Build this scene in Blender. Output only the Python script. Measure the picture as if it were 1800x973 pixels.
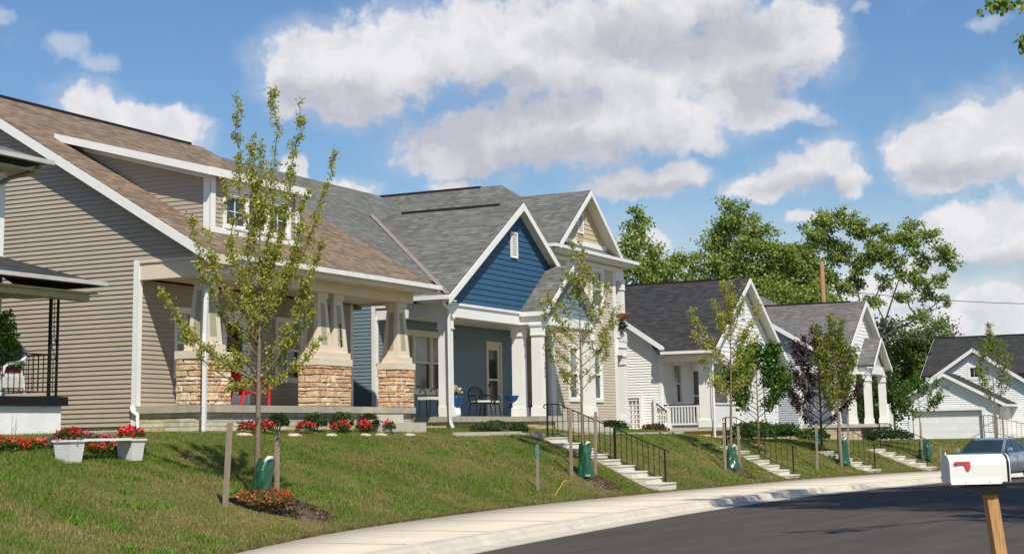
import bpy, math, random
import numpy as np
from mathutils import Matrix, Vector
random.seed(7); RS = np.random.RandomState(11)
for o in list(bpy.data.objects): bpy.data.objects.remove(o)
SC = bpy.context.scene; COL = SC.collection
# ------------------------------------------------------------------ camera
cam = bpy.data.objects.new('camera', bpy.data.cameras.new('camera')); COL.objects.link(cam)
RT = Vector((0.43640444, -0.89955125, -0.01893966)); UP = Vector((-0.138817, -0.08811311, 0.98639035)); FW = Vector((0.8889775, 0.42783598, 0.16332596))
m = Matrix.Identity(4)
for i in range(3):
    m[i][0] = RT[i]; m[i][1] = UP[i]; m[i][2] = -FW[i]
m.translation = Vector((-27.2855, -22.1686, 1.55)); cam.matrix_world = m
cam.data.sensor_width = 36; cam.data.lens = 36*2783/1800.0; cam.data.shift_y = -(486.5-300)/1800.0
cam.data.clip_start = .1; cam.data.clip_end = 5000
SC.camera = cam
# ------------------------------------------------------------------ world: sky and clouds
W = bpy.data.worlds.new('World'); SC.world = W; W.use_nodes = True
SUN = Vector((.57, .60, -1.0)).normalized()            # direction the light travels
SUN_EL = math.asin(-SUN.z); SUN_AZ = math.atan2(-SUN.x, -SUN.y)
def build_world():
    nt = W.node_tree; nt.nodes.clear(); N = nt.nodes.new; L = nt.links.new
    out = N('ShaderNodeOutputWorld')
    sky = N('ShaderNodeTexSky'); sky.sky_type = 'NISHITA'; sky.sun_disc = False
    sky.sun_elevation = SUN_EL; sky.sun_rotation = SUN_AZ; sky.air_density = 1.25; sky.dust_density = .35; sky.ozone_density = 3.0
    tc = N('ShaderNodeTexCoord'); sep = N('ShaderNodeSeparateXYZ'); L(tc.outputs['Generated'], sep.inputs[0])
    def M(op, a, b=None, c=None, clamp=False):
        n = N('ShaderNodeMath'); n.operation = op; n.use_clamp = clamp
        for i, s in enumerate((a, b, c)):
            if s is None: continue
            if isinstance(s, (int, float)): n.inputs[i].default_value = s
            else: L(s, n.inputs[i])
        return n.outputs[0]
    az = M('MULTIPLY', M('ARCTAN2', sep.outputs[1], sep.outputs[0]), 57.2958)
    el = M('MULTIPLY', M('ARCSINE', sep.outputs[2]), 57.2958)
    cmb = N('ShaderNodeCombineXYZ'); L(az, cmb.inputs[0]); L(el, cmb.inputs[1])
    def noise(scale, detail, rough, vec, off=0):
        n = N('ShaderNodeTexNoise'); n.inputs['Scale'].default_value = scale; n.inputs['Detail'].default_value = detail; n.inputs['Roughness'].default_value = rough
        if off:
            a = N('ShaderNodeVectorMath'); a.operation = 'ADD'; L(vec, a.inputs[0]); a.inputs[1].default_value = (off, off*.7, off*.3); vec = a.outputs[0]
        L(vec, n.inputs['Vector']); return n
    n1 = noise(.55, 5, .55, cmb.outputs[0], 3.1)
    wv = N('ShaderNodeVectorMath'); wv.operation = 'MULTIPLY_ADD'; L(n1.outputs['Color'], wv.inputs[0]); wv.inputs[1].default_value = (2.0, 1.4, 0)
    ad = N('ShaderNodeVectorMath'); ad.operation = 'ADD'; L(cmb.outputs[0], ad.inputs[0]); ad.inputs[1].default_value = (-1.0, -.7, 0)
    L(ad.outputs[0], wv.inputs[2]); P = wv.outputs[0]
    fb = noise(1.15, 9, .6, cmb.outputs[0], 9.3); fb2 = noise(.5, 6, .6, cmb.outputs[0], 21.7)
    B = [(32.76,13.34,2.26,1.44),(29.83,13.66,2.67,1.95),(26.66,14.14,3.29,1.95),(23.5,13.67,3.29,2.37),(20.36,13.36,3.09,2.26),(17.25,13.01,2.47,2.26),(14.94,13.89,1.65,1.65),(34.01,12.51,1.23,1.23),(31.52,11.92,2.47,0.93),(26.73,10.45,3.29,1.34),(23.58,10.9,3.5,1.65),(20.44,11.0,3.29,1.34),(16.51,11.14,1.85,0.82),(27.78,9.64,2.26,0.62),(19.24,15.14,3.29,0.82),(41.05,11.78,1.13,0.82),(39.56,11.13,1.54,0.72),(37.86,10.93,1.23,0.78),(38.05,10.22,1.23,0.82),(33.68,9.46,0.51,0.62),(31.94,8.75,1.23,0.41),(28.0,8.86,1.03,0.33),(21.14,8.77,2.26,0.62),(19.68,9.03,1.23,0.66),(16.84,8.41,1.28,0.58),(15.4,8.85,1.54,0.82),(14.12,9.4,1.13,0.86),(13.39,8.75,0.66,0.78),(10.59,9.4,1.85,1.03),(9.0,9.98,1.85,1.23),(7.68,9.79,1.65,1.85),(9.86,8.65,2.26,0.93),(9.61,6.66,1.85,1.03),(8.0,6.47,2.06,1.34),(8.82,4.16,1.65,0.72),(10.96,3.45,2.26,0.72),(8.15,2.96,1.65,0.82),(21.21,6.62,1.23,0.72),(14.67,7.3,1.23,0.37),(20,4.6,2.6,.8),(16,4.2,2.6,.9),(13,4.6,1.8,.7),(11.4,5.6,1.0,.5),
         (60,16,7,3),(80,12,6,3),(-20,13,7,3),(-45,18,8,4),(110,20,9,5),(160,15,9,4),(-100,22,10,5),(-150,14,8,3),(-70,10,6,2)]
    Wk = [(41.88,13.59,1.13,0.62),(40.59,13.15,1.03,0.51),(8.35,13.88,1.03,0.51),(11.73,10.07,0.93,0.45),(14.7,10.74,0.82,0.41),(12.66,14.63,0.51,0.25),(43.85,14.46,0.62,0.31)]
    G = [(29.44,11.1,4.8,1.3),(25.65,11.98,3.9,1.0),(23.61,9.7,5.8,1.0),(20.96,13.99,2.88,0.82),(17.63,13.84,2.47,1.03),(32.76,12.22,2.06,0.51),(14.81,8.42,1.85,0.37),(9.49,8.53,2.47,0.51),(20.52,8.55,2.06,0.37),(8.55,5.42,2.26,0.45),(26.54,9.21,2.47,0.45),(16.26,12.15,1.65,1.23)]
    def field(blobs, vec, k=1.0):
        acc = None
        for (a, e, rx, ry) in blobs:
            s = N('ShaderNodeVectorMath'); s.operation = 'SUBTRACT'; L(vec, s.inputs[0]); s.inputs[1].default_value = (a, e, 0)
            q = N('ShaderNodeVectorMath'); q.operation = 'MULTIPLY'; L(s.outputs[0], q.inputs[0]); q.inputs[1].default_value = (1/rx, 1/ry, 0)
            l = N('ShaderNodeVectorMath'); l.operation = 'LENGTH'; L(q.outputs[0], l.inputs[0])
            v = M('SUBTRACT', 1.0, l.outputs['Value'])
            acc = v if acc is None else M('SMOOTH_MAX', acc, v, .25)
        return acc
    dens = M('MAXIMUM', field(B, P), -.6)
    d2 = M('ADD', dens, M('MULTIPLY', M('SUBTRACT', fb.outputs['Fac'], .5), 1.05))
    def smooth(x, lo, hi, tmax=1.0):
        r = N('ShaderNodeMapRange'); r.interpolation_type = 'SMOOTHSTEP'; L(x, r.inputs[0]); r.inputs[1].default_value = lo; r.inputs[2].default_value = hi; r.inputs[4].default_value = tmax
        return r.outputs[0]
    a1 = smooth(d2, -.13, .36)
    wk = M('ADD', M('MAXIMUM', field(Wk, P), -.6), M('MULTIPLY', M('SUBTRACT', fb.outputs['Fac'], .5), 1.5))
    a2 = smooth(wk, .0, .7, .42)
    haze = smooth(M('ADD', M('MULTIPLY', M('SUBTRACT', fb2.outputs['Fac'], .5), 1.4), M('MULTIPLY', dens, .9)), -.45, .5, .42)
    low = M('MULTIPLY', smooth(M('MULTIPLY', el, -1.0), -9.5, -2.5, .85), M('ADD', .35, fb2.outputs['Fac']))
    alpha = M('MAXIMUM', a1, M('MAXIMUM', a2, M('MAXIMUM', haze, low)))
    g = M('ADD', M('MAXIMUM', field(G, P), -.7), M('MULTIPLY', M('SUBTRACT', fb2.outputs['Fac'], .5), .9))
    gs = smooth(g, -.75, .75)
    bil = noise(.8, 8, .58, P, 5.5)
    bs = M('MULTIPLY', smooth(bil.outputs['Fac'], .36, .62), .35)
    sh = M('MINIMUM', M('ADD', M('MULTIPLY', gs, .8), M('SUBTRACT', .35, bs)), 1.0)
    cm = N('ShaderNodeMixRGB'); L(sh, cm.inputs[0]); cm.inputs[1].default_value = (.93, .925, .945, 1); cm.inputs[2].default_value = (.57, .59, .665, 1)
    # sky: saturate a little, strength .1
    hs = N('ShaderNodeHueSaturation'); L(sky.outputs[0], hs.inputs['Color']); hs.inputs['Saturation'].default_value = 1.12
    bg1 = N('ShaderNodeBackground'); tn = N('ShaderNodeMixRGB'); tn.blend_type = 'MULTIPLY'; tn.inputs[0].default_value = 1; L(hs.outputs[0], tn.inputs[1]); tn.inputs[2].default_value = (.76, .85, 1.0, 1)
    L(tn.outputs[0], bg1.inputs[0]); bg1.inputs[1].default_value = .088
    bg2 = N('ShaderNodeBackground'); L(cm.outputs[0], bg2.inputs[0]); bg2.inputs[1].default_value = .76
    mx = N('ShaderNodeMixShader'); L(alpha, mx.inputs[0]); L(bg1.outputs[0], mx.inputs[1]); L(bg2.outputs[0], mx.inputs[2])
    L(mx.outputs[0], out.inputs[0])
build_world()
sl = bpy.data.lights.new('sun', 'SUN'); sl.energy = 4.6; sl.angle = math.radians(.55); sl.color = (1, .94, .82)
sun = bpy.data.objects.new('sun', sl); COL.objects.link(sun); sun.rotation_euler = SUN.to_track_quat('-Z', 'Y').to_euler(); sun.location = (-20, -30, 60)
SC.view_settings.view_transform = 'Standard'; SC.view_settings.look = 'None'; SC.view_settings.exposure = .26; SC.view_settings.gamma = 1
SC.view_settings.use_curve_mapping = False

# ------------------------------------------------------------------ materials
MATS = {}
def mat(name, col, rough=.6, metal=0., var=.12, vs=3., bump=0., bs=40., spec=.4, vecscale=(1, 1, 1), coat=0.):
    if name in MATS: return MATS[name]
    m = bpy.data.materials.new(name); m.use_nodes = True; nt = m.node_tree; b = nt.nodes['Principled BSDF']; L = nt.links.new
    b.inputs['Roughness'].default_value = rough; b.inputs['Metallic'].default_value = metal; b.inputs['Specular IOR Level'].default_value = spec
    if coat: b.inputs['Coat Weight'].default_value = coat; b.inputs['Coat Roughness'].default_value = .05
    g = nt.nodes.new('ShaderNodeNewGeometry'); mp = nt.nodes.new('ShaderNodeMapping'); mp.inputs['Scale'].default_value = vecscale; L(g.outputs['Position'], mp.inputs[0])
    n = nt.nodes.new('ShaderNodeTexNoise'); n.inputs['Scale'].default_value = vs; n.inputs['Detail'].default_value = 6; n.inputs['Roughness'].default_value = .65; L(mp.outputs[0], n.inputs['Vector'])
    mr = nt.nodes.new('ShaderNodeMapRange'); L(n.outputs['Fac'], mr.inputs[0]); mr.inputs[1].default_value = .25; mr.inputs[2].default_value = .75; mr.inputs[3].default_value = 1-var; mr.inputs[4].default_value = 1+var*.7
    mx = nt.nodes.new('ShaderNodeMixRGB'); mx.blend_type = 'MULTIPLY'; mx.inputs[0].default_value = 1; mx.inputs[1].default_value = (*col, 1); L(mr.outputs[0], mx.inputs[2])
    L(mx.outputs[0], b.inputs['Base Color'])
    if bump:
        n2 = nt.nodes.new('ShaderNodeTexNoise'); n2.inputs['Scale'].default_value = bs; n2.inputs['Detail'].default_value = 4; L(mp.outputs[0], n2.inputs['Vector'])
        bp = nt.nodes.new('ShaderNodeBump'); bp.inputs['Strength'].default_value = bump; bp.inputs['Distance'].default_value = .01; L(n2.outputs['Fac'], bp.inputs['Height']); L(bp.outputs[0], b.inputs['Normal'])
    MATS[name] = m; return m
def ramp(nt, fac, stops):
    r = nt.nodes.new('ShaderNodeValToRGB'); nt.links.new(fac, r.inputs[0])
    e = r.color_ramp.elements
    while len(e) < len(stops): e.new(.5)
    for i, (p, c) in enumerate(stops): e[i].position = p; e[i].color = (*c, 1)
    return r.outputs[0]
def shingle(name, c1, c2, c3):
    """laminated shingles laid in the UV plane of each roof slope (metres)"""
    m = bpy.data.materials.new(name); m.use_nodes = True; nt = m.node_tree; b = nt.nodes['Principled BSDF']; L = nt.links.new; N = nt.nodes.new
    b.inputs['Roughness'].default_value = .92; b.inputs['Specular IOR Level'].default_value = .2
    uv = N('ShaderNodeTexCoord')
    br = N('ShaderNodeTexBrick'); L(uv.outputs['UV'], br.inputs['Vector']); br.offset = .37; br.offset_frequency = 2; br.squash = .8; br.squash_frequency = 3
    for k, v in (('Scale', 1.), ('Mortar Size', .0), ('Bias', 0.), ('Brick Width', .25), ('Row Height', .145)): br.inputs[k].default_value = v
    br.inputs['Color1'].default_value = (0, 0, 0, 1); br.inputs['Color2'].default_value = (1, 1, 1, 1); br.inputs['Mortar'].default_value = (.5, .5, .5, 1)
    col = ramp(nt, br.outputs['Color'], [(0, c1), (.45, c2), (1, c3)])
    # second tab layer to break the repeat
    br2 = N('ShaderNodeTexBrick'); L(uv.outputs['UV'], br2.inputs['Vector']); br2.offset = .61; br2.offset_frequency = 2
    for k, v in (('Scale', 1.), ('Mortar Size', .0), ('Brick Width', .21), ('Row Height', .145)): br2.inputs[k].default_value = v
    br2.inputs['Color1'].default_value = (.86, .86, .86, 1); br2.inputs['Color2'].default_value = (1.12, 1.12, 1.12, 1)
    mu = N('ShaderNodeMixRGB'); mu.blend_type = 'MULTIPLY'; mu.inputs[0].default_value = 1; L(col, mu.inputs[1]); L(br2.outputs['Color'], mu.inputs[2])
    # butt edge of each course: shade under the tabs, painted as a dark line
    sp = N('ShaderNodeSeparateXYZ'); L(uv.outputs['UV'], sp.inputs[0])
    dv = N('ShaderNodeMath'); dv.operation = 'DIVIDE'; L(sp.outputs[1], dv.inputs[0]); dv.inputs[1].default_value = .145
    fr = N('ShaderNodeMath'); fr.operation = 'FRACT'; L(dv.outputs[0], fr.inputs[0])
    gr = N('ShaderNodeTexNoise'); gr.inputs['Scale'].default_value = 1.3; gr.inputs['Detail'].default_value = 5; L(uv.outputs['UV'], gr.inputs['Vector'])
    mr = N('ShaderNodeMapRange'); L(gr.outputs['Fac'], mr.inputs[0]); mr.inputs[1].default_value = .3; mr.inputs[2].default_value = .7; mr.inputs[3].default_value = .88; mr.inputs[4].default_value = 1.1
    m3 = N('ShaderNodeMixRGB'); m3.blend_type = 'MULTIPLY'; m3.inputs[0].default_value = 1; L(mu.outputs[0], m3.inputs[1]); L(mr.outputs[0], m3.inputs[2])
    lt = N('ShaderNodeMath'); lt.operation = 'GREATER_THAN'; L(fr.outputs[0], lt.inputs[0]); lt.inputs[1].default_value = .17
    m4 = N('ShaderNodeMixRGB'); L(lt.outputs[0], m4.inputs[0]); m4.inputs[1].default_value = (*[x*.42 for x in c1], 1); L(m3.outputs[0], m4.inputs[2])
    L(m4.outputs[0], b.inputs['Base Color'])
    sb = N('ShaderNodeMath'); sb.operation = 'SUBTRACT'; sb.inputs[0].default_value = 1; L(fr.outputs[0], sb.inputs[1])
    ad = N('ShaderNodeMath'); ad.operation = 'MULTIPLY_ADD'; L(br.outputs['Color'], ad.inputs[0]); ad.inputs[1].default_value = .6; L(sb.outputs[0], ad.inputs[2])
    bp = N('ShaderNodeBump'); bp.inputs['Strength'].default_value = .55; bp.inputs['Distance'].default_value = .014; L(ad.outputs[0], bp.inputs['Height']); L(bp.outputs[0], b.inputs['Normal'])
    MATS[name] = m; return m
def attr_mat(name, rough=.7, var=.1, vs=20., bump=0., bs=30., spec=.3, trans=0., sat=None):
    """colour from the mesh's own per-piece colour attribute (stones, leaves, petals)"""
    m = bpy.data.materials.new(name); m.use_nodes = True; nt = m.node_tree; b = nt.nodes['Principled BSDF']; L = nt.links.new; N = nt.nodes.new
    b.inputs['Roughness'].default_value = rough; b.inputs['Specular IOR Level'].default_value = spec
    a = N('ShaderNodeAttribute'); a.attribute_name = 'tint'
    g = N('ShaderNodeNewGeometry'); n = N('ShaderNodeTexNoise'); n.inputs['Scale'].default_value = vs; n.inputs['Detail'].default_value = 5; L(g.outputs['Position'], n.inputs['Vector'])
    mr = N('ShaderNodeMapRange'); L(n.outputs['Fac'], mr.inputs[0]); mr.inputs[1].default_value = .25; mr.inputs[2].default_value = .75; mr.inputs[3].default_value = 1-var; mr.inputs[4].default_value = 1+var
    mu = N('ShaderNodeMixRGB'); mu.blend_type = 'MULTIPLY'; mu.inputs[0].default_value = 1; L(a.outputs['Color'], mu.inputs[1]); L(mr.outputs[0], mu.inputs[2])
    L(mu.outputs[0], b.inputs['Base Color'])
    if bump:
        n2 = N('ShaderNodeTexNoise'); n2.inputs['Scale'].default_value = bs; n2.inputs['Detail'].default_value = 6; L(g.outputs['Position'], n2.inputs['Vector'])
        bp = N('ShaderNodeBump'); bp.inputs['Strength'].default_value = bump; bp.inputs['Distance'].default_value = .03; L(n2.outputs['Fac'], bp.inputs['Height']); L(bp.outputs[0], b.inputs['Normal'])
    if trans:
        t = N('ShaderNodeBsdfTranslucent'); mt = N('ShaderNodeMixRGB'); mt.blend_type = 'MULTIPLY'; mt.inputs[0].default_value = 1; L(mu.outputs[0], mt.inputs[1]); mt.inputs[2].default_value = (1.45, 1.4, .75, 1)
        L(mt.outputs[0], t.inputs[0]); ms = N('ShaderNodeMixShader'); ms.inputs[0].default_value = trans; L(b.outputs[0], ms.inputs[1]); L(t.outputs[0], ms.inputs[2])
        L(ms.outputs[0], nt.nodes['Material Output'].inputs[0])
    MATS[name] = m; return m
WHITE = mat('white_trim', (.78, .775, .75), .45, var=.06, vs=2.5)
VWHITE = mat('white_vinyl', (.80, .80, .785), .5, var=.05, vs=1.5)
TAN = mat('tan_siding', (.392, .338, .262), .6, var=.08, vs=1.2)
BEIGET = mat('beige_trim', (.68, .585, .455), .6, var=.07, vs=2)
OLIVET = mat('olive_inset_panel', (.36, .335, .235), .65, var=.07, vs=2)
BLUEG = mat('slate_blue_siding', (.165, .232, .280), .55, var=.07, vs=1.2)
BLUED = mat('deep_blue_siding', (.028, .095, .180), .6, var=.10, vs=2.5)
PEACH = mat('peach_beige_siding', (.57, .485, .385), .6, var=.06, vs=1.2)
OCHRE = mat('ochre_gable_siding', (.52, .43, .28), .6, var=.06, vs=1.2)
GREYS = mat('pale_grey_siding', (.43, .455, .49), .55, var=.06, vs=1.2)
SOFFIT = mat('soffit', (.68, .655, .58), .6, var=.05)
GUTTER = mat('white_gutter', (.74, .74, .72), .35, var=.12, vs=6)
GLASS = mat('window_glass', (.025, .032, .036), .06, var=.5, vs=1.1, spec=.9)
GLASSB = mat('window_blinds', (.20, .235, .235), .12, var=.3, vs=2.2, spec=.8)
DARK = mat('black_metal', (.010, .010, .011), .5, var=.2, spec=.25)
CONC = mat('concrete', (.50, .465, .385), .85, var=.16, vs=2.2, bump=.3, bs=25)
CONCL = mat('pale_concrete_steps', (.62, .58, .50), .85, var=.14, vs=3., bump=.3, bs=30)
DECK = mat('weathered_deck_edge', (.40, .36, .285), .85, var=.25, vs=4, bump=.3, bs=25)
RBROWN = shingle('brown_shingles', (.155, .112, .080), (.195, .142, .102), (.25, .188, .138))
RGREY = shingle('grey_shingles', (.115, .116, .108), (.140, .141, .130), (.175, .175, .160))
RDARK = shingle('charcoal_shingles', (.034, .034, .035), (.043, .043, .044), (.056, .056, .056))
RMID = shingle('mid_grey_shingles', (.118, .115, .110), (.14, .138, .132), (.170, .167, .16))
RVENT = mat('ridge_vent_black', (.014, .014, .015), .8)
COPPER = mat('brown_valley_flashing', (.25, .20, .172), .55, var=.1)
WOODS = mat('grey_wood_stake', (.30, .235, .185), .85, var=.3, vs=9, vecscale=(3, 3, .6))
BARK = mat('young_bark', (.20, .145, .105), .9, var=.35, vs=14, bump=.6, bs=30, vecscale=(1, 1, 2.5))
BARKD = mat('dark_bark', (.085, .070, .055), .95, var=.35, vs=3)
STONE = attr_mat('ledge_stone', .9, .22, 9, bump=.9, bs=12)
LEAF = attr_mat('leaf', .5, .12, 3, trans=.45, spec=.35)
PETAL = attr_mat('petal', .6, .1, 8, trans=.25)

# ------------------------------------------------------------------ mesh helpers
ORG = {}
SPLIT = {'corner_trim', 'rake_board', 'soffit', 'balcony_floor', 'screen_post', 'porch_half_wall', 'corner_board', 'entry_eave', 'porch_step', 'beam_trim', 'dormer_fascia', 'post', 'balcony_railing', 'bracket', 'house_wall', 'stoop_handrail'}
class MB:
    def __init__(s): s.v = []; s.f = []; s.uv = {}; s.tint = None; s.mi = []
    def add(s, vs, fs, tint=None, mi=0):
        b = len(s.v); s.v += [tuple(map(float, p)) for p in vs]
        for f in fs:
            s.f.append(tuple(b+i for i in f)); s.mi.append(mi)
            if tint is not None:
                if s.tint is None: s.tint = []
                while len(s.tint) < len(s.f)-1: s.tint.append((1, 1, 1))
                s.tint.append(tint)
    def box(s, x0, x1, y0, y1, z0, z1, mi=0):
        x0, x1 = sorted((x0, x1)); y0, y1 = sorted((y0, y1)); z0, z1 = sorted((z0, z1))
        s.add([(x0,y0,z0),(x1,y0,z0),(x1,y1,z0),(x0,y1,z0),(x0,y0,z1),(x1,y0,z1),(x1,y1,z1),(x0,y1,z1)],
              [(0,3,2,1),(4,5,6,7),(0,1,5,4),(1,2,6,5),(2,3,7,6),(3,0,4,7)], mi=mi); return s
    def frustum(s, x, y, z0, z1, a0, b0, a1, b1, mi=0):
        """tapered box: half sizes a0,b0 at z0 and a1,b1 at z1"""
        s.add([(x-a0,y-b0,z0),(x+a0,y-b0,z0),(x+a0,y+b0,z0),(x-a0,y+b0,z0),(x-a1,y-b1,z1),(x+a1,y-b1,z1),(x+a1,y+b1,z1),(x-a1,y+b1,z1)],
              [(0,3,2,1),(4,5,6,7),(0,1,5,4),(1,2,6,5),(2,3,7,6),(3,0,4,7)], mi=mi); return s
    def poly(s, pts, th):
        """flat polygon pts extruded by vector th"""
        n = len(pts); q = [tuple(p[i]+th[i] for i in range(3)) for p in pts]
        s.add(list(pts)+q, [tuple(range(n)), tuple(range(2*n-1, n-1, -1))]+[(i, i+n, (i+1) % n+n, (i+1) % n) for i in range(n)]); return s
    def beam(s, p0, p1, w, h, drop=True):
        """board from p0 to p1, w wide level across, h tall, hanging below the line when drop"""
        p0 = Vector(p0); p1 = Vector(p1); d = (p1-p0).normalized(); side = d.cross(Vector((0, 0, 1)))
        side = side.normalized() if side.length > 1e-4 else Vector((1, 0, 0)); up = side.cross(d)
        a = 0 if drop else h/2; b = -h if drop else -h/2; vs = []
        for p in (p0, p1):
            for (sx, sz) in ((-.5, b), (.5, b), (.5, a), (-.5, a)): vs.append(p+side*sx*w+up*sz)
        s.add(vs, [(0,1,2,3),(7,6,5,4),(0,4,5,1),(1,5,6,2),(2,6,7,3),(3,7,4,0)]); return s
    def tube(s, pts, r, n=8, cap=True, tint=None):
        pts = [Vector(p) for p in pts]; rs = r if isinstance(r, (list, tuple)) else [r]*len(pts); vs = []; fs = []
        prev = Vector((0, 0, 1)) if abs((pts[1]-pts[0]).normalized().z) < .9 else Vector((1, 0, 0))
        for i, p in enumerate(pts):
            d = (pts[min(i+1, len(pts)-1)]-pts[max(i-1, 0)]).normalized(); a = d.cross(prev).normalized(); b = a.cross(d); prev = b
            for k in range(n):
                t = 2*math.pi*k/n; vs.append(p+(a*math.cos(t)+b*math.sin(t))*rs[i])
            if i:
                for k in range(n): fs.append(((i-1)*n+k, (i-1)*n+(k+1) % n, i*n+(k+1) % n, i*n+k))
        if cap: fs += [tuple(range(n-1, -1, -1)), tuple(range((len(pts)-1)*n, len(pts)*n))]
        s.add(vs, fs, tint); return s
    def lathe(s, x, y, prof, n=20, tint=None, sq=(1, 1)):
        vs = []; fs = []
        for i, (r, z) in enumerate(prof):
            for k in range(n):
                t = 2*math.pi*k/n; vs.append((x+r*math.cos(t)*sq[0], y+r*math.sin(t)*sq[1], z))
            if i:
                for k in range(n): fs.append(((i-1)*n+k, (i-1)*n+(k+1) % n, i*n+(k+1) % n, i*n+k))
        fs += [tuple(range(n-1, -1, -1)), tuple(range((len(prof)-1)*n, len(prof)*n))]
        s.add(vs, fs, tint); return s
    def siding(s, ax, c, sg, z0, z1, Lf, Rf, course=.1016, step=.017, holes=()):
        """clapboard courses on plane ax=c facing sg; Lf/Rf give the wall's ends at height z"""
        def P(h, z, o): return (c+sg*o, h, z) if ax == 'u' else (h, c+sg*o, z)
        n = int(math.ceil((z1-z0)/course-1e-6))
        for i in range(n):
            a = z0+i*course; b = min(a+course, z1); zc = (a+b)/2
            la, ra, lb, rb = Lf(a+1e-4), Rf(a+1e-4), Lf(b-1e-4), Rf(b-1e-4)
            if ra-la < .01 and rb-lb < .01: continue
            if rb < lb: lb = rb = (lb+rb)/2
            if ra < la: la = ra = (la+ra)/2
            segs = [(la, ra, lb, rb)]
            for (hl, hr, h0, h1) in holes:
                if h0-.02 < zc < h1+.02:
                    ns = []
                    for (p, q, p2, q2) in segs:
                        if hr <= min(p, p2) or hl >= max(q, q2): ns.append((p, q, p2, q2)); continue
                        if hl > p: ns.append((p, hl, p2, hl))
                        if hr < q: ns.append((hr, q, hr, q2))
                    segs = ns
            for (p, q, p2, q2) in segs:
                k = len(s.v)
                s.add([P(p, a, step), P(q, a, step), P(q2, b, .002), P(p2, b, .002), P(p, a, -.004), P(q, a, -.004)], [(0, 1, 2, 3), (4, 5, 1, 0)])
        return s
    def roof(s, pts, th=.09):
        """roof slab; pts = top polygon, first edge is the eave. UV in metres along eave / up the slope"""
        P = [Vector(p) for p in pts]; e = (P[1]-P[0]).normalized(); nrm = Vector((0, 0, 0))
        for i in range(1, len(P)-1): nrm += (P[i]-P[0]).cross(P[i+1]-P[0])
        nrm.normalize()
        if nrm.z < 0: nrm = -nrm
        up = nrm.cross(e)
        if up.z < 0: up = -up
        n = len(P); f0 = len(s.f); Q = [p-nrm*th for p in P]
        s.add(P+Q, [tuple(range(n)), tuple(range(2*n-1, n-1, -1))]+[(i, i+n, (i+1) % n+n, (i+1) % n) for i in range(n)])
        off = (P[0].x*.37+P[0].y*.21) % 1
        for k in range(f0, len(s.f)): s.uv[k] = [((Vector(s.v[i])-P[0]).dot(e)+off, (Vector(s.v[i])-P[0]).dot(up)+3) for i in s.f[k]]
        return s
    def clusters(s):
        """separate meshes for pieces that do not touch one another"""
        n = len(s.v); par = list(range(n))
        def fd(a):
            while par[a] != a: par[a] = par[par[a]]; a = par[a]
            return a
        for f in s.f:
            for i in f[1:]: par[fd(i)] = fd(f[0])
        comp = {}
        for i in range(n): comp.setdefault(fd(i), []).append(i)
        K = list(comp); bb = [np.array([[min(s.v[i][k] for i in comp[c]) for k in range(3)], [max(s.v[i][k] for i in comp[c]) for k in range(3)]]) for c in K]
        q = list(range(len(K)))
        def fq(a):
            while q[a] != a: a = q[a]
            return a
        for a in range(len(K)):
            for b in range(a):
                if np.all(bb[a][0] <= bb[b][1]+.03) and np.all(bb[b][0] <= bb[a][1]+.03): q[fq(a)] = fq(b)
        if len({fq(a) for a in range(len(K))}) < 2: return [s]
        gi = {c: fq(k) for k, c in enumerate(K)}; out = {}
        for k, f in enumerate(s.f):
            g_ = gi[fd(f[0])]; m_ = out.setdefault(g_, (MB(), {})); ids = []
            for i in f:
                if i not in m_[1]: m_[1][i] = len(m_[0].v); m_[0].v.append(s.v[i])
                ids.append(m_[1][i])
            m_[0].f.append(tuple(ids)); m_[0].mi.append(s.mi[k])
        return [m_ for m_, _ in out.values()]
    def build(s, name, m, parent=None, org=None, smooth=False, kind=None, label=None):
        if name in SPLIT and parent is not None and s.tint is None and not s.uv:
            cl = s.clusters()
            if len(cl) > 1:
                r = [c.build(name, m, parent, org, smooth, kind, label) for c in cl]; return r[0]
        o0 = org if org is not None else (ORG.get(parent.name, (0, 0, 0)) if parent else (0, 0, 0))
        me = bpy.data.meshes.new(name); me.from_pydata([(x-o0[0], y-o0[1], z-o0[2]) for x, y, z in s.v], [], s.f)
        ms = m if isinstance(m, (list, tuple)) else [m]
        for k in ms: me.materials.append(k)
        if len(ms) > 1: me.polygons.foreach_set('material_index', s.mi)
        if s.uv:
            ul = me.uv_layers.new(name='UVMap'); li = 0; flat = []
            for k, f in enumerate(s.f):
                q = s.uv.get(k, [(0, 0)]*len(f))
                for p in q: flat += [p[0], p[1]]
            ul.data.foreach_set('uv', flat)
        if s.tint is not None:
            ca = me.color_attributes.new('tint', 'FLOAT_COLOR', 'CORNER'); flat = []
            for k, f in enumerate(s.f): flat += [*s.tint[k], 1.]*len(f)
            ca.data.foreach_set('color', flat)
        if smooth: me.polygons.foreach_set('use_smooth', [True]*len(me.polygons))
        me.update(); o = bpy.data.objects.new(name, me); COL.objects.link(o)
        if parent is not None: o.parent = parent
        else: o.location = o0
        ORG[o.name] = tuple(o0)
        if kind: o['kind'] = kind
        if label: o['label'] = label
        return o
def thing(name, label, cat, loc=(0, 0, 0), rz=0., group=None):
    o = bpy.data.objects.new(name, None); COL.objects.link(o); o.location = loc; o.rotation_euler = (0, 0, rz); o.empty_display_size = .2
    o['label'] = label; o['category'] = cat
    if group: o['group'] = group
    ORG[o.name] = tuple(loc) if not rz else (0, 0, 0)
    return o
def tag(o, label, cat, group=None):
    o['label'] = label; o['category'] = cat
    if group: o['group'] = group
    return o
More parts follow.
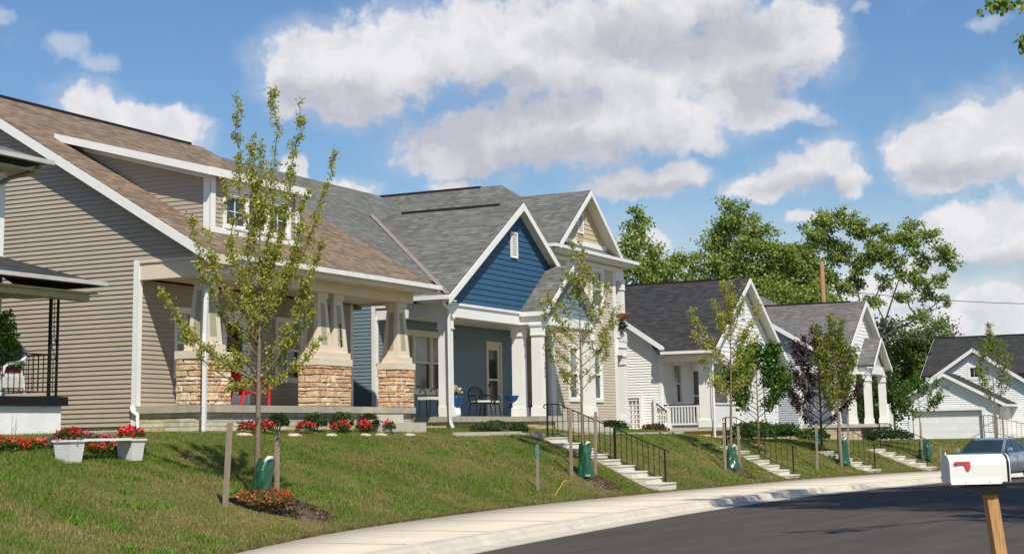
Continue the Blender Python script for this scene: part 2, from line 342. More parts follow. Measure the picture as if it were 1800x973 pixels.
def copy_thing(r, loc, label, rz=None):
    """a copy of a thing with copies of its parts and sub-parts"""
    c = r.copy(); COL.objects.link(c); c.location = loc; c['label'] = label
    if rz is not None: c.rotation_euler = (0, 0, rz)
    def rec(a, b):
        for ch in list(a.children):
            d = ch.copy(); COL.objects.link(d); d.parent = b; rec(ch, d)
    rec(r, c); return c
def fast_mesh(name, V, F4, m, tint=None, parent=None, org=(0, 0, 0)):
    """big quad/tri meshes from numpy arrays; V (n,3), F4 (m,k)"""
    k = F4.shape[1]; me = bpy.data.meshes.new(name); n = len(V)
    me.vertices.add(n); me.vertices.foreach_set('co', (V-np.array(org)).astype(np.float32).ravel())
    me.loops.add(F4.size); me.loops.foreach_set('vertex_index', F4.astype(np.int32).ravel())
    me.polygons.add(len(F4)); me.polygons.foreach_set('loop_start', np.arange(0, F4.size, k, dtype=np.int32)); me.polygons.foreach_set('loop_total', np.full(len(F4), k, dtype=np.int32))
    me.update(calc_edges=True); me.validate(); me.materials.append(m)
    if tint is not None:
        ca = me.color_attributes.new('tint', 'FLOAT_COLOR', 'CORNER'); t = np.ones((len(F4), k, 4), np.float32); t[:, :, :3] = tint[:, None, :]
        ca.data.foreach_set('color', t.ravel())
    o = bpy.data.objects.new(name, me); COL.objects.link(o)
    if parent is not None: o.parent = parent
    else: o.location = org
    ORG[o.name] = tuple(org); return o
# ------------------------------------------------------------------ ground shape
I = np.interp
VSX = ([-60,-40,-20,-10.6,-7.6,-4.6,.87,6.5,12,17,26,34,39.6,50,60,75,100,140,900],[-26,-20,-13.6,-10.1,-9.15,-8.46,-7.65,-7.2,-7.05,-6.96,-7.05,-7.95,-9.1,-12.5,-17,-26,-45,-80,-800])
ASX = ([-60,-40,-20,-12,-8,-5,-.7,4,10,15,20,25,30,34,40,50,60,75,100,140,900],[-28.5,-22.5,-15.9,-12.75,-12.15,-11.85,-11.45,-11.08,-10.78,-10.72,-10.95,-11.5,-12.1,-13.0,-15.3,-20.0,-26,-36,-56,-92,-812])
NEX = ([-60,-40,-27,-15,-6.5,0,10,20,30,40,60,75,100,140,900],[-37,-29,-23.0,-19.45,-19.35,-18.8,-18.0,-18.6,-21,-25,-38,-50,-72,-108,-830])
def smooth_tab(T):
    x = np.linspace(-60, 160, 2201); y = np.interp(x, *T); k = np.hanning(61); k /= k.sum(); yp = np.concatenate([np.full(30, y[0]), y, np.full(30, y[-1])])
    yp[:30] = y[0]+(y[1]-y[0])*np.arange(-30, 0); yp[-30:] = y[-1]+(y[-1]-y[-2])*np.arange(1, 31)
    ys = np.convolve(yp, k, 'valid'); return (np.append(x, 900.), np.append(ys, T[1][-1]))
VSX = smooth_tab(VSX); ASX = smooth_tab(ASX); NEX = smooth_tab(NEX)
def zs(u): return I(u, [-40,-12,3,20,40,70,110], [.3,.14,.03,-.13,-.28,-.4,-.4])
def vs(u): return I(u, *VSX)
def GH(u): return I(u, [-40,18,26,31,43,60,90], [1.66,1.66,1.5,1.15,.95,.72,.60])
def vh(u): return I(u, [-60,-30,-10,0,20,30,42,52,60,75,100,140,900], [-14,-6,-1.7,-1.9,-1.9,-2.6,-4.4,-5,-8,-15,-34,-68,-790])
def g(u, v):
    u = np.asarray(u, float); v = np.asarray(v, float); a = vs(u); b = vh(u); p = (v-a)/(b-a)
    return zs(u)+(GH(u)-zs(u))*I(p, [0,.1,.4,.67,1], [0,.1,.54,.83,1])
cols = np.concatenate([np.linspace(-60,-16,23), np.linspace(-15,45,121), np.linspace(46,100,55), np.linspace(105,900,40)])
def strip_mesh(name, rows, m, kind='structure', smooth=True):
    """rows: list of functions u -> (v, z), swept over the columns"""
    V = []; nr = len(rows)
    for r in rows:
        v, z = r(cols); V.append(np.stack([cols, v+0*cols, z+0*cols], 1))
    V = np.concatenate(V); nc = len(cols); i = np.arange(nc-1)
    F = np.concatenate([np.stack([k*nc+i, k*nc+i+1, (k+1)*nc+i+1, (k+1)*nc+i], 1) for k in range(nr-1)])
    o = fast_mesh(name, V, F, m); o['kind'] = kind
    o.data.polygons.foreach_set('use_smooth', [smooth]*len(F)); return o
def lawn_mat():
    m = bpy.data.materials.new('lawn_ground'); m.use_nodes = True; nt = m.node_tree; b = nt.nodes['Principled BSDF']; L = nt.links.new; N = nt.nodes.new
    b.inputs['Roughness'].default_value = .95; b.inputs['Specular IOR Level'].default_value = .1
    ge = N('ShaderNodeNewGeometry')
    n1 = N('ShaderNodeTexNoise'); n1.inputs['Scale'].default_value = .8; n1.inputs['Detail'].default_value = 8; n1.inputs['Roughness'].default_value = .6; L(ge.outputs['Position'], n1.inputs['Vector'])
    n2 = N('ShaderNodeTexNoise'); n2.inputs['Scale'].default_value = 16; n2.inputs['Detail'].default_value = 6; n2.inputs['Roughness'].default_value = .75; L(ge.outputs['Position'], n2.inputs['Vector'])
    ad = N('ShaderNodeMath'); ad.operation = 'MULTIPLY_ADD'; L(n2.outputs['Fac'], ad.inputs[0]); ad.inputs[1].default_value = .55; L(n1.outputs['Fac'], ad.inputs[2])
    c = ramp(nt, ad.outputs[0], [(.50, (.05, .085, .012)), (.68, (.085, .115, .022)), (.84, (.15, .135, .045)), (.98, (.23, .175, .09))])
    L(c, b.inputs['Base Color'])
    bp = N('ShaderNodeBump'); bp.inputs['Strength'].default_value = .8; bp.inputs['Distance'].default_value = .04; L(n2.outputs['Fac'], bp.inputs['Height']); L(bp.outputs[0], b.inputs['Normal'])
    return m
LAWN = lawn_mat()
def lr(p): return lambda u: ((lambda v: (v, g(u, v)+.025*np.sin(u*.9+p*9)*np.sin(p*3.1)))(vs(u)+(vh(u)-vs(u))*p))
rows = [lambda u: (vs(u)-.02, zs(u)-.25)]+[lr(p) for p in np.linspace(0, 1, 34)]
rows += [(lambda d: (lambda u: (vh(u)+d, GH(u)+0*u)))(d) for d in (1, 3, 8, 20, 60, 200, 900)]
lawn = strip_mesh('lawn', rows, LAWN)
strip_mesh('verge', [lambda u: (NEX_v(u)-.5, zs(u)-.02) for NEX_v in [lambda u: I(u, *NEX)]]+[(lambda d: (lambda u: (I(u, *NEX)-d, zs(u)+.05*min(1, d)+0*u)))(d) for d in (1, 4, 12, 60, 900)], LAWN)
ASPH = mat('asphalt', (.060, .048, .0395), .88, var=.16, vs=.7, bump=.5, bs=70)
def asphalt_detail():
    nt = ASPH.node_tree; b = nt.nodes['Principled BSDF']; L = nt.links.new; N = nt.nodes.new
    src = b.inputs['Base Color'].links[0].from_socket; ge = N('ShaderNodeNewGeometry')
    n = N('ShaderNodeTexNoise'); n.inputs['Scale'].default_value = 55; n.inputs['Detail'].default_value = 3; L(ge.outputs['Position'], n.inputs['Vector'])
    mr = N('ShaderNodeMapRange'); L(n.outputs['Fac'], mr.inputs[0]); mr.inputs[1].default_value = .3; mr.inputs[2].default_value = .72; mr.inputs[3].default_value = .7; mr.inputs[4].default_value = 1.5
    mp = N('ShaderNodeMapping'); mp.inputs['Scale'].default_value = (.12, 1.3, 1); mp.inputs['Rotation'].default_value = (0, 0, .12); L(ge.outputs['Position'], mp.inputs[0])
    n3 = N('ShaderNodeTexNoise'); n3.inputs['Scale'].default_value = 1.6; n3.inputs['Detail'].default_value = 5; L(mp.outputs[0], n3.inputs['Vector'])
    m3 = N('ShaderNodeMapRange'); L(n3.outputs['Fac'], m3.inputs[0]); m3.inputs[1].default_value = .35; m3.inputs[2].default_value = .65; m3.inputs[3].default_value = .86; m3.inputs[4].default_value = 1.14
    a = N('ShaderNodeMixRGB'); a.blend_type = 'MULTIPLY'; a.inputs[0].default_value = 1; L(src, a.inputs[1]); L(mr.outputs[0], a.inputs[2])
    c = N('ShaderNodeMixRGB'); c.blend_type = 'MULTIPLY'; c.inputs[0].default_value = 1; L(a.outputs[0], c.inputs[1]); L(m3.outputs[0], c.inputs[2]); L(c.outputs[0], b.inputs['Base Color'])
asphalt_detail()
av = lambda u: I(u, *ASX); nv = lambda u: I(u, *NEX)
strip_mesh('road', [(lambda t: (lambda u: (av(u)+(nv(u)-av(u))*t, zs(u)-.145+.06*math.sin(math.pi*t))))(t) for t in np.linspace(-.02, 1.02, 14)], ASPH)
SWALK = mat('sidewalk_concrete', (.595, .525, .415), .85, var=.12, vs=.9, bump=.25, bs=40)
KERB = mat('kerb_concrete', (.52, .475, .39), .85, var=.20, vs=1.6, bump=.35, bs=30)
strip_mesh('sidewalk', [lambda u: (vs(u)+.03, zs(u)-.2), lambda u: (vs(u)+.03, zs(u)+.004), lambda u: (vs(u)*.5+(av(u)+.77)*.5, zs(u)+.002), lambda u: (av(u)+.768, zs(u)+.0), lambda u: (av(u)+.768, zs(u)-.2)], SWALK)
strip_mesh('kerb', [lambda u: (av(u)+.742, zs(u)-.2), lambda u: (av(u)+.742, zs(u)-.008), lambda u: (av(u)+.732, zs(u)), lambda u: (av(u)+.60, zs(u)-.002), lambda u: (av(u)+.545, zs(u)-.012), lambda u: (av(u)+.50, zs(u)-.045), lambda u: (av(u)+.47, zs(u)-.10), lambda u: (av(u)+.44, zs(u)-.128), lambda u: (av(u)+.40, zs(u)-.136), lambda u: (av(u), zs(u)-.132), lambda u: (av(u)-.01, zs(u)-.2)], KERB, smooth=False)
strip_mesh('kerb_near', [lambda u: (nv(u)-.752, zs(u)-.2), lambda u: (nv(u)-.745, zs(u)), lambda u: (nv(u)-.60, zs(u)-.002), lambda u: (nv(u)-.50, zs(u)-.045), lambda u: (nv(u)-.44, zs(u)-.128), lambda u: (nv(u), zs(u)-.132)], KERB)
# narrow dark joints across the walk and the kerb, and soil stains where they opened
jm = MB()
for k in range(-5, 24):
    u = k*3.05+.7; a = float(av(u)); b0 = float(vs(u)); z = float(zs(u))
    jm.box(u-.003, u+.003, a+.79, b0-.02, z-.01, z+.0065)
    jm.add([(u-.007, a+.745, z+.002), (u+.007, a+.745, z+.002), (u+.007, a+.545, z-.009), (u-.007, a+.545, z-.009), (u-.007, a+.47, z-.096), (u+.007, a+.47, z-.096), (u-.007, a+.40, z-.133), (u+.007, a+.40, z-.133), (u+.007, a+.02, z-.129), (u-.007, a+.02, z-.129)], [(0, 1, 2, 3), (3, 2, 5, 4), (4, 5, 7, 6), (6, 7, 8, 9)])
jo = jm.build('pavement_joints', mat('joint_filler', (.26, .235, .19), .9)); jo['kind'] = 'structure'
# ------------------------------------------------------------------ grass blades
_NG = np.random.RandomState(5).rand(6, 257, 257)
def vnoise(u, v, cell, k):
    x = np.asarray(u)/cell+100; y = np.asarray(v)/cell+100; i = np.floor(x).astype(int); j = np.floor(y).astype(int); fx = x-i; fy = y-j; fx = fx*fx*(3-2*fx); fy = fy*fy*(3-2*fy); N_ = _NG[k]; i &= 255; j &= 255
    return (N_[i, j]*(1-fx)+N_[i+1, j]*fx)*(1-fy)+(N_[i, j+1]*(1-fx)+N_[i+1, j+1]*fx)*fy
def patch(u, v): return (vnoise(u, v, 1.6, 0)-.5)*.9+(vnoise(u, v, .55, 1)-.5)*.9+(vnoise(u, v, .17, 2)-.5)*.7
HARD = [(-.05, 9.4, -1.7, 13), (11, 20.2, -1.8, 13)]
def grass():
    def scatter(n, u0, u1, h0, h1, w):
        u = RS.uniform(u0, u1, n); a = vs(u); b = vh(u)+.1; p = RS.uniform(0, 1, n)**.95; v = a+(b-a)*p-.05*(RS.rand(n) < .03)
        ok = np.ones(n, bool)
        for (sx0, sx1, sv0, sv1) in [(12.75, 14.2, -7.6, -3.0), (25.0, 26.6, -8, -4.2), (33.3, 34.8, -9.2, -6.3), (38.4, 39.9, -9.9, -7)]: ok &= ~((u > sx0) & (u < sx1) & (v < sv1) & (v > sv0))
        for (cx, cy, r) in [(-5.6, -7.3, .85), (10.4, -6.15, .65), (22.0, -6.2, .5)]: ok &= ((u-cx)**2+(v-cy)**2) > r*r*RS.uniform(.6, 1.1, n)
        u = u[ok]; v = v[ok]; n = len(u); z = g(u, v)
        pt = patch(u, v); p_ = (v-a[ok] if False else v-vs(u))/(vh(u)-vs(u)); lush = np.clip(.50+.25*(p_-.45)+.95*pt-.10*(u > 14)+RS.normal(0, .22, n), 0, 1)
        h = RS.uniform(h0, h1, n)*(.7+.6*lush); ang = RS.uniform(0, 2*np.pi, n); ln = RS.normal(0, .35, (n, 2))*h[:, None]
        dx = np.cos(ang)*w*.5; dy = np.sin(ang)*w*.5
        V = np.empty((n, 3, 3)); V[:, 0] = np.stack([u-dx, v-dy, z-.005], 1); V[:, 1] = np.stack([u+dx, v+dy, z-.005], 1); V[:, 2] = np.stack([u+ln[:, 0], v+ln[:, 1], z+h], 1)
        green = np.array([.070, .125, .016]); lime = np.array([.155, .225, .032]); straw = np.array([.36, .27, .135]); ol = np.array([.15, .145, .042])
        t = RS.rand(n)[:, None]; base = green*(1-t)+lime*t; l = lush[:, None]; c = base*l+(ol*(1-t)+straw*t)*(1-l)
        c *= RS.uniform(.85, 1.4, n)[:, None]; return V, c
    parts = [scatter(420000, -19, 4, .03, .07, .013), scatter(200000, 4, 20, .035, .075, .018), scatter(110000, 20, 46, .04, .08, .028), scatter(50000, 46, 72, .05, .10, .05)]
    def weeds(k):
        cu_ = RS.uniform(-14, 30, k); sp = RS.uniform(.02, .9, k); r = RS.uniform(.06, .28, k); m_ = 190; u = np.repeat(cu_, m_)+RS.normal(0, 1, k*m_)*np.repeat(r, m_); cv_ = vs(cu_)+(vh(cu_)-vs(cu_))*sp; v = np.repeat(cv_, m_)+RS.normal(0, 1, k*m_)*np.repeat(r, m_)*.8
        ok = (v > vs(u)-.06) & (v < vh(u)) & ~((u > 12.7) & (u < 14.3)) & ~((u > 25) & (u < 26.6)); u = u[ok]; v = v[ok]; n = len(u); z = g(u, v); h = RS.uniform(.03, .10, n); ang = RS.uniform(0, 6.28, n); w = .026; ln = RS.normal(0, .6, (n, 2))*h[:, None]
        V = np.empty((n, 3, 3)); dx = np.cos(ang)*w*.5; dy = np.sin(ang)*w*.5; V[:, 0] = np.stack([u-dx, v-dy, z], 1); V[:, 1] = np.stack([u+dx, v+dy, z], 1); V[:, 2] = np.stack([u+ln[:, 0], v+ln[:, 1], z+h], 1)
        t = RS.rand(n)[:, None]; return V, (np.array([.10, .20, .02])*(1-t)+np.array([.19, .30, .04])*t)
    def edge():
        n = 26000; u = RS.uniform(-16, 40, n); v = vs(u)+RS.exponential(.05, n)-.05; z = g(u, v); h = RS.uniform(.03, .10, n)*(vnoise(u, v, .4, 3)+.3); ln = RS.normal(0, .5, (n, 2))*h[:, None]; ln[:, 1] -= h*.5; ang = RS.uniform(0, 6.28, n); w = .016
        V = np.empty((n, 3, 3)); dx = np.cos(ang)*w*.5; dy = np.sin(ang)*w*.5; V[:, 0] = np.stack([u-dx, v-dy, z], 1); V[:, 1] = np.stack([u+dx, v+dy, z], 1); V[:, 2] = np.stack([u+ln[:, 0], v+ln[:, 1], z+h], 1)
        t = RS.rand(n)[:, None]; return V, (np.array([.14, .15, .04])*(1-t)+np.array([.34, .26, .13])*t)
    parts += [weeds(170), edge()]
    V = np.concatenate([p[0] for p in parts]); c = np.concatenate([p[1] for p in parts]); n = len(V)
    m = attr_mat('grass_blade', .6, .1, 3, trans=.3, spec=.25)
    o = fast_mesh('grass', V.reshape(-1, 3), np.arange(n*3).reshape(-1, 3), m, c.astype(np.float32)); o['kind'] = 'stuff'; tag(o, 'short green and straw coloured grass on the sloping front lawns', 'grass')
grass()
# ------------------------------------------------------------------ building kit
const = lambda x: (lambda z: x)
def pbox(mb, ax, c, sg, h0, h1, z0, z1, o0, o1):
    a, b = c+sg*o0, c+sg*o1
    return mb.box(a, b, h0, h1, z0, z1) if ax == 'u' else mb.box(h0, h1, a, b, z0, z1)
def window(parent, ax, c, sg, l, r, z0, z1, cols=1, rows=1, hung=True, n=1, tw=.09, glass=None, name='window', trim=None):
    """n sashes side by side in one cased opening; hung = a meeting rail half way up"""
    trim = trim or WHITE; f = MB()
    pbox(f, ax, c, sg, l-tw, l, z0-tw, z1+tw, -.03, .042); pbox(f, ax, c, sg, r, r+tw, z0-tw, z1+tw, -.03, .042)
    pbox(f, ax, c, sg, l, r, z1, z1+tw*1.1, -.03, .046); pbox(f, ax, c, sg, l-.0, r+.0, z0-tw*1.1, z0, -.03, .052)
    o = f.build(name, trim, parent)
    w = (r-l)/n; s = MB(); k = .035; p = MB(); pb = MB()
    for i in range(n):
        a = l+i*w; b = a+w
        if i: pbox(s, ax, c, sg, a-.045, a+.045, z0, z1, -.045, .03)
        a += .045 if i else 0; b -= .045 if i < n-1 else 0
        pbox(s, ax, c, sg, a, a+k, z0, z1, -.05, .005); pbox(s, ax, c, sg, b-k, b, z0, z1, -.05, .005)
        pbox(s, ax, c, sg, a+k, b-k, z0, z0+k, -.05, .004); pbox(s, ax, c, sg, a+k, b-k, z1-k, z1, -.05, .004)
        zm = (z0+z1)/2
        if hung: pbox(s, ax, c, sg, a+k, b-k, zm-.025, zm+.025, -.05, .008)
        for q in range(1, cols): x = a+(b-a)*q/cols; pbox(s, ax, c, sg, x-.008, x+.008, z0+k, z1-k, -.036, -.018)
        for q in range(1, rows): z = z0+(z1-z0)*q/rows; pbox(s, ax, c, sg, a+k, b-k, z-.008, z+.008, -.035, -.017)
        if hung and glass is not None:
            pbox(p, ax, c, sg, a, b, z0, zm, -.08, -.06); pbox(pb, ax, c, sg, a, b, zm, z1, -.07, -.04)
        else: pbox(p, ax, c, sg, a, b, z0, z1, -.07, -.04)
    s.build('sash', trim, o)
    p.build('pane', GLASS, o)
    if pb.v: pb.build('pane', glass, o, label='upper pane with a pale blind behind it')
    return o
def door(parent, ax, c, sg, l, r, z0, z1, glass=True, trim=None, leafm=None):
    f = MB(); t = .1
    pbox(f, ax, c, sg, l-t, l, z0, z1+t, -.03, .045); pbox(f, ax, c, sg, r, r+t, z0, z1+t, -.03, .045); pbox(f, ax, c, sg, l, r, z1, z1+t, -.03, .05)
    o = f.build('door', trim or WHITE, parent)
    lf = MB(); st = .13
    if glass:
        for (a, b, e, d) in ((l, l+st, z0, z1), (r-st, r, z0, z1), (l+st, r-st, z0, z0+.42), (l+st, r-st, z1-.17, z1), (l+st, r-st, (z0+z1)/2+.02, (z0+z1)/2+.08)): pbox(lf, ax, c, sg, a, b, e, d, -.06, .0)
        g = MB(); pbox(g, ax, c, sg, l+st, r-st, z0+.42, z1-.17, -.055, -.03); g.build('pane', GLASS, o)
    else: pbox(lf, ax, c, sg, l, r, z0, z1, -.06, -.02)
    lf.build('door_leaf', leafm or trim or WHITE, o)
    h = MB(); pbox(h, ax, c, sg, l+.05, l+.09, z0+.98, z0+1.08, -.0, .06); h.build('handle', DARK, o)
    return o
def corner_board(mb, u, v, z0, z1, su, sv, w=.10):
    """L of two boards at an outside corner; su, sv point outward"""
    mb.box(u+su*.026, u-su*.0, v+sv*.026, v-sv*w, z0, z1); mb.box(u-su*.0, u-su*w, v+sv*.026, v-sv*.0, z0, z1)
def block_wall(name, parent, segs, z0, z1, base, ch=.1, bw=.4, spread=.12, stain=None):
    """split faced block courses; segs = (ax, c, sg, h0, h1)"""
    mb = MB(); mb.tint = []
    for (ax, c, sg, h0, h1) in segs:
        n = max(1, round((z1-z0)/ch)); hh = (z1-z0)/n
        k0 = len(mb.f); pbox(mb, ax, c, sg, h0, h1, z0, z1, -.15, -.012); mb.tint += [] if len(mb.tint) == len(mb.f) else [(.20, .17, .12)]*(len(mb.f)-len(mb.tint))
        for i in range(n):
            x = h0-random.uniform(0, bw)
            while x < h1:
                a, b = max(x, h0), min(x+bw-.008, h1)
                if b-a > .02:
                    s = 1+random.uniform(-spread, spread); t = [q*s for q in base]
                    if stain and random.random() < stain: t = [t[0]*1.02, t[1]*.86, t[2]*.6]
                    o = random.uniform(.0, .008); z = z0+i*hh
                    pbox(mb, ax, c, sg, a, b, z+.005, z+hh-.005, -.012, o); mb.tint += [tuple(t)]*(len(mb.f)-len(mb.tint))
                x += bw
    return mb.build(name, STONE2, parent)
STONE2 = attr_mat('split_block', .9, .2, 7, bump=.5, bs=22)
STC = [(.58,.37,.22), (.64,.47,.30), (.54,.33,.19), (.68,.53,.36), (.60,.44,.28), (.62,.39,.24), (.70,.57,.41)]
def stone_pier(name, parent, x0, x1, y0, y1, z0, z1):
    mb = MB(); mb.tint = []
    def fill(t): mb.tint += [t]*(len(mb.f)-len(mb.tint))
    mb.box(x0+.03, x1-.03, y0+.03, y1-.03, z0, z1); fill((.30, .22, .15))
    zz = [z0]
    while zz[-1] < z1-.06: zz.append(min(z1, zz[-1]+random.choice((.085, .11, .13, .15, .18))))
    zz[-1] = z1
    faces = [('v', y0, -1, x0, x1), ('v', y1, 1, x0, x1), ('u', x0, -1, y0, y1), ('u', x1, 1, y0, y1)]
    for (ax, c, sg, h0, h1) in faces:
        i = 0
        while i < len(zz)-1:
            h = h0
            while h < h1-.001:
                w = random.uniform(.16, .5); b = h+w
                if h1-b < .12: b = h1
                a0, a1 = zz[i]+.007, zz[i+1]-.007; g = .007
                al = h+(g if h > h0 else 0); bl = b-(g if b < h1 else 0)
                split = (a1-a0) > .115 and random.random() < .35
                for (p, q) in ([(a0, (a0+a1)/2-.006), ((a0+a1)/2+.006, a1)] if split else [(a0, a1)]):
                    o = random.uniform(-.004, .022); e = .016
                    def P(hh, z, oo): return (c+sg*oo, hh, z) if ax == 'u' else (hh, c+sg*oo, z)
                    j = lambda s=.007: random.uniform(-s, s)
                    vs_ = [P(al, p, -.03), P(bl, p, -.03), P(bl, q, -.03), P(al, q, -.03), P(al, p, o-.014), P(bl, p, o-.014), P(bl, q, o-.014), P(al, q, o-.014)]
                    mid = (al+bl)/2+j(.03)
                    fr = [P(al+e+j(), p+e+j(), o+j()), P(mid, p+e*.7+j(), o+j()+.006), P(bl-e+j(), p+e+j(), o+j()), P(bl-e+j(), q-e+j(), o+j()), P(mid, q-e*.7+j(), o+j()+.004), P(al+e+j(), q-e+j(), o+j())]
                    mb.add(vs_+fr, [(0,1,5,4),(1,2,6,5),(2,3,7,6),(3,0,4,7),(4,5,10,9,8),(5,6,11,10),(6,7,13,12,11),(7,4,8,13),(8,9,12,13),(9,10,11,12)])
                    t = random.choice(STC); s = random.uniform(.86, 1.12); fill(tuple(q_*s for q_ in t))
                h = b
            i += 1
    return mb.build(name, STONE, parent)
def craftsman_column(parent, x, y, z0, z1, b=(.235, .31), t=(.15, .20)):
    """battered boxed column (half sizes v,u) with an inset panel on each face"""
    mb = MB(); zc = z1-.13
    mb.frustum(x, y, z0, z0+.15, b[1]+.05, b[0]+.05, b[1]+.045, b[0]+.045)
    mb.frustum(x, y, z0+.15, zc, b[1], b[0], t[1], t[0]); mb.frustum(x, y, zc, z1, t[1]+.03, t[0]+.03, t[1]+.03, t[0]+.03)
    o = mb.build('column', BEIGET, parent); pn = MB(); za, zb = z0+.32, zc-.13
    def half(z): k = (z-z0-.15)/(zc-z0-.15); return b[1]+(t[1]-b[1])*k, b[0]+(t[0]-b[0])*k
    (ax_, ay_), (bx_, by_) = half(za), half(zb); e = .003; m = .42
    for s in (-1, 1):
        pn.poly([(x-ax_*m, y+s*(ay_+e), za), (x+ax_*m, y+s*(ay_+e), za), (x+bx_*m, y+s*(by_+e), zb), (x-bx_*m, y+s*(by_+e), zb)], (0, -s*.004, 0))
        pn.poly([(x+s*(ax_+e), y-ay_*m, za), (x+s*(ax_+e), y+ay_*m, za), (x+s*(bx_+e), y+by_*m, zb), (x+s*(bx_+e), y-by_*m, zb)], (-s*.004, 0, 0))
    pn.build('inset_panel', OLIVET, o)
    # thin raised stiles beside the panels
    return o
def box_column(parent, x, y, z0, z1, w=.16, m=None, name='column'):
    mb = MB(); mb.frustum(x, y, z0, z0+.26, w+.035, w+.035, w+.03, w+.03); mb.frustum(x, y, z0+.26, z1-.34, w, w, w*.97, w*.97)
    mb.frustum(x, y, z1-.34, z1-.31, w+.03, w+.03, w+.035, w+.035); mb.frustum(x, y, z1-.31, z1-.06, w+.012, w+.012, w+.012, w+.012); mb.frustum(x, y, z1-.06, z1, w+.04, w+.04, w+.05, w+.05)
    return mb.build(name, m or WHITE, parent)
def gable_roof_v(parent, rm, uc, half, zpk, zft, vf, vw, vb, trim=WHITE, board=.19, vent=None, soff=True, vbe=None):
    """roof with its ridge along v and a gable facing the street at vf; vw = the gable wall's plane"""
    ve_ = vb if vbe is None else vbe; s = (zpk-zft)/half; r = MB(); r.roof([(uc-half, vf, zft), (uc-half, ve_, zft), (uc, vb, zpk), (uc, vf, zpk)]); r.roof([(uc+half, ve_, zft), (uc+half, vf, zft), (uc, vf, zpk), (uc, vb, zpk)])
    ro = r.build('roof', rm, parent); b = MB()
    for q in (-1, 1):
        b.poly([(uc+q*(half+.02), vf-.03, zft-.02), (uc, vf-.03, zpk-.015), (uc, vf-.03, zpk-.015-board*1.15), (uc+q*(half+.02), vf-.03, zft-.02-board*1.15)], (0, .028, 0))
    b.build('rake_board', trim, ro)
    if soff:
        so = MB()
        for q in (-1, 1): so.poly([(uc+q*(half-.02), vf, zft-.13), (uc, vf, zpk-.13), (uc, vw, zpk-.13), (uc+q*(half-.02), vw, zft-.13)], (0, 0, -.012))
        so.build('soffit', SOFFIT, ro)
    if vent: MBx = MB().box(uc-.09, uc+.09, vent[0], vent[1], zpk-.03, zpk+.028); MBx.build('ridge_vent', RVENT, ro)
    return ro
def gable_roof_u(parent, rm, u0, u1, ve, ze, vr, zr, vb, trim=WHITE, board=.19, ends=(1, 1), vent=None, over=.3):
    """roof with its ridge along u; ve/ze = front eave, vr/zr = ridge, vb = back eave"""
    r = MB(); zb = zr-(zr-ze)*(vb-vr)/(vr-ve)
    r.roof([(u0, ve, ze), (u1, ve, ze), (u1, vr, zr), (u0, vr, zr)]); r.roof([(u1, vb, zb), (u0, vb, zb), (u0, vr, zr), (u1, vr, zr)])
    ro = r.build('roof', rm, parent); b = MB(); so = MB()
    for (u, q, on) in ((u0, -1, ends[0]), (u1, 1, ends[1])):
        if not on: continue
        for (va, za) in ((ve, ze), (vb, zb)):
            b.poly([(u+q*.03, va, za-.02), (u+q*.03, vr, zr-.015), (u+q*.03, vr, zr-.015-board*1.15), (u+q*.03, va, za-.02-board*1.15)], (-q*.028, 0, 0))
            so.poly([(u, va, za-.13), (u, vr, zr-.13), (u-q*over, vr, zr-.13), (u-q*over, va, za-.13)], (0, 0, -.012))
    if b.v: b.build('rake_board', trim, ro); so.build('soffit', SOFFIT, ro)
    if vent: MB().box(vent[0], vent[1], vr-.09, vr+.09, zr-.03, zr+.028).build('ridge_vent', RVENT, ro)
    return ro
def louvre(parent, ax, c, sg, l, r, z0, z1):
    f = MB(); t = .05
    pbox(f, ax, c, sg, l, r, z0, z0+t, 0, .05); pbox(f, ax, c, sg, l, r, z1-t, z1, 0, .05); pbox(f, ax, c, sg, l, l+t, z0+t, z1-t, 0, .05); pbox(f, ax, c, sg, r-t, r, z0+t, z1-t, 0, .05)
    n = int((z1-z0-2*t)/.055)
    for i in range(n):
        z = z0+t+(z1-z0-2*t)*i/n
        P = (lambda h, zz, o: (c+sg*o, h, zz)) if ax == 'u' else (lambda h, zz, o: (h, c+sg*o, zz))
        f.add([P(l+t, z, .042), P(r-t, z, .042), P(r-t, z+.05, .012), P(l+t, z+.05, .012)], [(0, 1, 2, 3)])
    o = f.build('louvre_vent', WHITE, parent); d = MB(); pbox(d, ax, c, sg, l+t, r-t, z0+t, z1-t, .004, .01); d.build('vent_screen', GLASS, o); return o
def gutter(parent, p0, p1, w=.11, h=.11, m=None):
    return MB().beam(p0, p1, w, h).build('gutter', m or GUTTER, parent)
def pipe(parent, pts, w=.05, m=None):
    mb = MB()
    mb.tube(pts, w, n=4, cap=True); return mb.build('downspout', m or GUTTER, parent)

